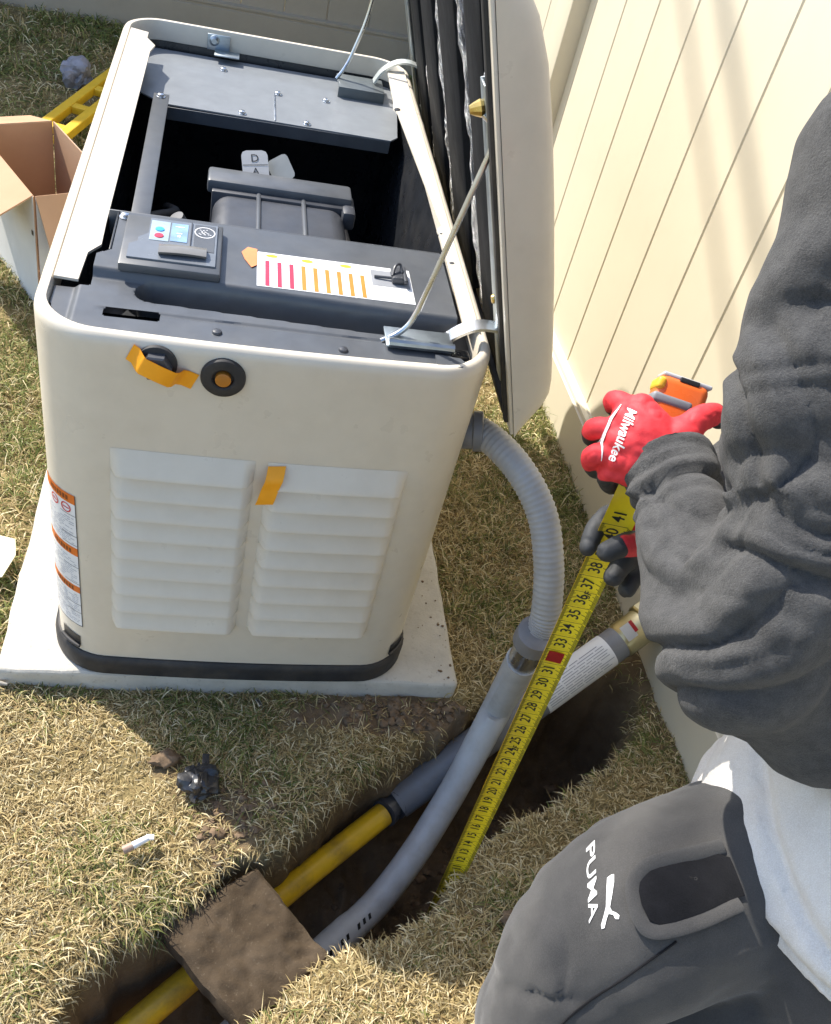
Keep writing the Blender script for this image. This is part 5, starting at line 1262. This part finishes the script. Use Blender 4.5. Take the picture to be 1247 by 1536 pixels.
# far hand pinching the blade
WR = (0.4435,-0.3637,0.7946)
rch = [([(0.4049,-0.3705,0.8198), (0.3636,-0.3982,0.8440), (0.3413,-0.4062,0.8400)], [0.0160, 0.0140, 0.0115]),
       ([(0.4153,-0.3444,0.8139), (0.3755,-0.3365,0.8320), (0.3484,-0.3550,0.8285), (0.3368,-0.3755,0.8144)], [0.0145, 0.0130, 0.0120, 0.0105]),
       ([(0.4148,-0.3608,0.7957), (0.3844,-0.3802,0.8023), (0.3671,-0.3994,0.7953)], [0.0145, 0.0130, 0.0115]),
       ([(0.4226,-0.3639,0.7797), (0.4011,-0.3838,0.7812), (0.3903,-0.3986,0.7765)], [0.0135, 0.0120, 0.0105])]
rpm = [([WR, (0.4097,-0.3659,0.8113)], [0.030, 0.022]), ([WR, (0.4153,-0.3444,0.8139)], [0.030, 0.020]), ([WR, (0.4226,-0.3639,0.7797)], [0.030, 0.020])]
rtip = [((0.3384,-0.4092,0.8418), 0.022), ((0.3426,-0.3653,0.8214), 0.050), ((0.3717,-0.3949,0.7972), 0.036), ((0.3915,-0.3967,0.7790), 0.03)]
rh, RV, RF = hand('glove', rch, rpm, rtip, 0.02, None, None)

# body under the clothes: torso, neck and head in one surface, hair, boots
nk = Vector((0.64, -0.27, 1.36)); hd = Vector((0.60, -0.20, 1.52))
head = lump((0, 0, 0), 1.0, 2, (0.078, 0.100, 0.118), 0.6, 0.02, 4)
hp = np.asarray(head[0])
fwd = np.array(Vector((-0.62, 0.74, -0.25)).normalized()); rt_ = np.array(Vector((0.77, 0.64, 0)).normalized()); upv = np.cross(rt_, fwd)
hp = hp[:, 0:1]*rt_+hp[:, 1:2]*fwd+hp[:, 2:3]*upv+np.array(hd)
def hpt(a, b, c): return Vector(tuple(np.array(hd)+rt_*a+fwd*b+upv*c))
nose = seg([hpt(0, 0.092, 0.015), hpt(0, 0.108, -0.015), hpt(0, 0.100, -0.028)], [0.010, 0.014, 0.012], 10)
chin = seg([hpt(-0.03, 0.062, -0.085), hpt(0, 0.078, -0.100), hpt(0.03, 0.062, -0.085)], [0.024, 0.026, 0.024], 12)
brow = seg([hpt(-0.045, 0.082, 0.022), hpt(0, 0.090, 0.024), hpt(0.045, 0.082, 0.022)], [0.013, 0.012, 0.013], 10)
ears = [seg([hpt(s_*0.080, -0.005, 0.025), hpt(s_*0.084, -0.012, -0.005), hpt(s_*0.078, -0.002, -0.03)], [0.013, 0.011, 0.009], 10) for s_ in (-1, 1)]
mouth = seg([hpt(-0.024, 0.088, -0.055), hpt(0, 0.096, -0.054), hpt(0.024, 0.088, -0.055)], [0.008, 0.010, 0.008], 10)
neck = seg([(0.67, -0.31, 1.22), nk, hd+Vector((0, 0, -0.05))], [0.075, 0.058, 0.056], 16)
trunk = seg([(0.70, -0.60, 0.62), (0.70, -0.48, 0.90), (0.69, -0.33, 1.15), (0.67, -0.29, 1.24)], [0.12, 0.11, 0.12, 0.08], 18)
V, F, N = remesh(join((hp, head[1]), nose, chin, brow, mouth, neck, trunk, *ears), 0.0055, 3, 0.5)
body = obj('body', (V, F), skin, per, 180)
for s_ in (-1, 1):
    ey = obj('eye', lathe([(0.0, 0.004), (0.008, 0.002), (0.012, -0.004), (0.008, -0.010), (0.0, -0.012)][::-1], hpt(s_*0.032, 0.086, 0.004), Vector(fwd), 16), mat('eye_white', (0.75, 0.74, 0.72), 0.2), body, 60)
    obj('pupil', lathe([(0.005, 0.0), (0.004, 0.0022), (0, 0.003)], hpt(s_*0.032, 0.0885, 0.004), Vector(fwd), 14), mat('dark_iris', (0.05, 0.03, 0.02), 0.2), ey, 60)
hr = lump((0, 0, 0), 1.0, 4, (0.086, 0.106, 0.105), 2.2, 0.07, 4); q = np.asarray(hr[0]); kk = (q[:, 1] < 0.055) | (q[:, 2] > 0.06)
q = q[:, 0:1]*rt_+(q[:, 1:2]-0.010)*fwd+(q[:, 2:3]+0.024)*upv+np.array(hd)
Fk = [f for f in hr[1] if all(kk[i] for i in f)]
obj('hair', (q, Fk), hairm, per, 60)
def boot(c, d):
    d = Vector(d).normalized(); c = Vector(c)
    up_ = seg([c+Vector((0, 0, 0.12)), c+Vector((0, 0, 0.05)), c+d*0.06+Vector((0, 0, 0.04)), c+d*0.17+Vector((0, 0, 0.033))], [0.052, 0.052, 0.046, 0.036])
    V, F, N = remesh(up_, 0.006, 4, 0.5); V[:, 2] = np.maximum(V[:, 2], c.z+0.002)
    b = obj('boot', (V, F), shoem, per, 180); x = d; y = Vector((-d.y, d.x, 0))
    pts = [(-0.055, -0.036), (0.06, -0.040), (0.17, -0.038), (0.205, -0.02), (0.21, 0.0), (0.205, 0.02), (0.17, 0.038), (0.06, 0.040), (-0.055, 0.036)]
    obj('sole', fixwind(prism(pts, 0.024, c-Vector((0, 0, 0.012)), (x, y, Vector((0, 0, 1))))), rubber, b, 30)
boot((kn.x+0.10, kn.y, GZ+0.012), (-1, 0.1, 0))
def toe(c, d):
    c = Vector(c); d = Vector(d).normalized()
    V, F, N = remesh(seg([c, c-d*0.08+Vector((0, 0, -0.005)), c+Vector((0.0, -0.02, -0.07))], [0.05, 0.044, 0.034]), 0.006, 4, 0.5); V[:, 2] = np.maximum(V[:, 2], GZ+0.005)
    obj('boot', (V, F), shoem, per, 180)
toe((0.785, -0.93, 0.115), (-0.2, 0.9, 0))

# ------------------------------------------------------------------ unseen cables added only to stripe the fence with soft shadow
for i, (yy, zz) in enumerate(((1.042, 1.044), (0.871, 1.095))):
    p0 = Vector((fx(yy), yy, zz))-SD*6.0; dv = Vector((0, 0.715, 0.387)); dv = (dv-SD*(dv.z/SD.z)).normalized()
    o = obj('shadow_cable', tube([p0-dv*20, p0, p0+dv*20], 0.009 if i == 0 else 0.014, 10), rubber, None, 60, origin=tuple(p0))
    tag(o, 'unseen black cable added overhead to cast the %s soft shadow stripe on the fence' % ('left' if i == 0 else 'right'), 'cable', 'added shadow cables')

# hoses and a wiring loom down inside the bay
hs = [((-0.235, 0.40, 0.60), (-0.215, 0.52, 0.66), (-0.17, 0.66, 0.62), (-0.19, 0.82, 0.55)), ((0.215, 0.36, 0.66), (0.232, 0.52, 0.69), (0.215, 0.70, 0.65), (0.235, 0.86, 0.60)), ((0.17, 0.60, 0.60), (0.12, 0.72, 0.66), (0.03, 0.80, 0.62), (-0.08, 0.84, 0.52))]
for k, h in enumerate(hs):
    if k == 1: continue
    pth = spline(h, 60); obj('rubber_hose' if k != 1 else 'wiring_loom', tube(pth, (0.011 if k != 1 else 0.0085)+0.0012*np.sin(np.arange(60)*2.2)*(k == 1), 12), plast if k == 1 else rubber, gen, 60)
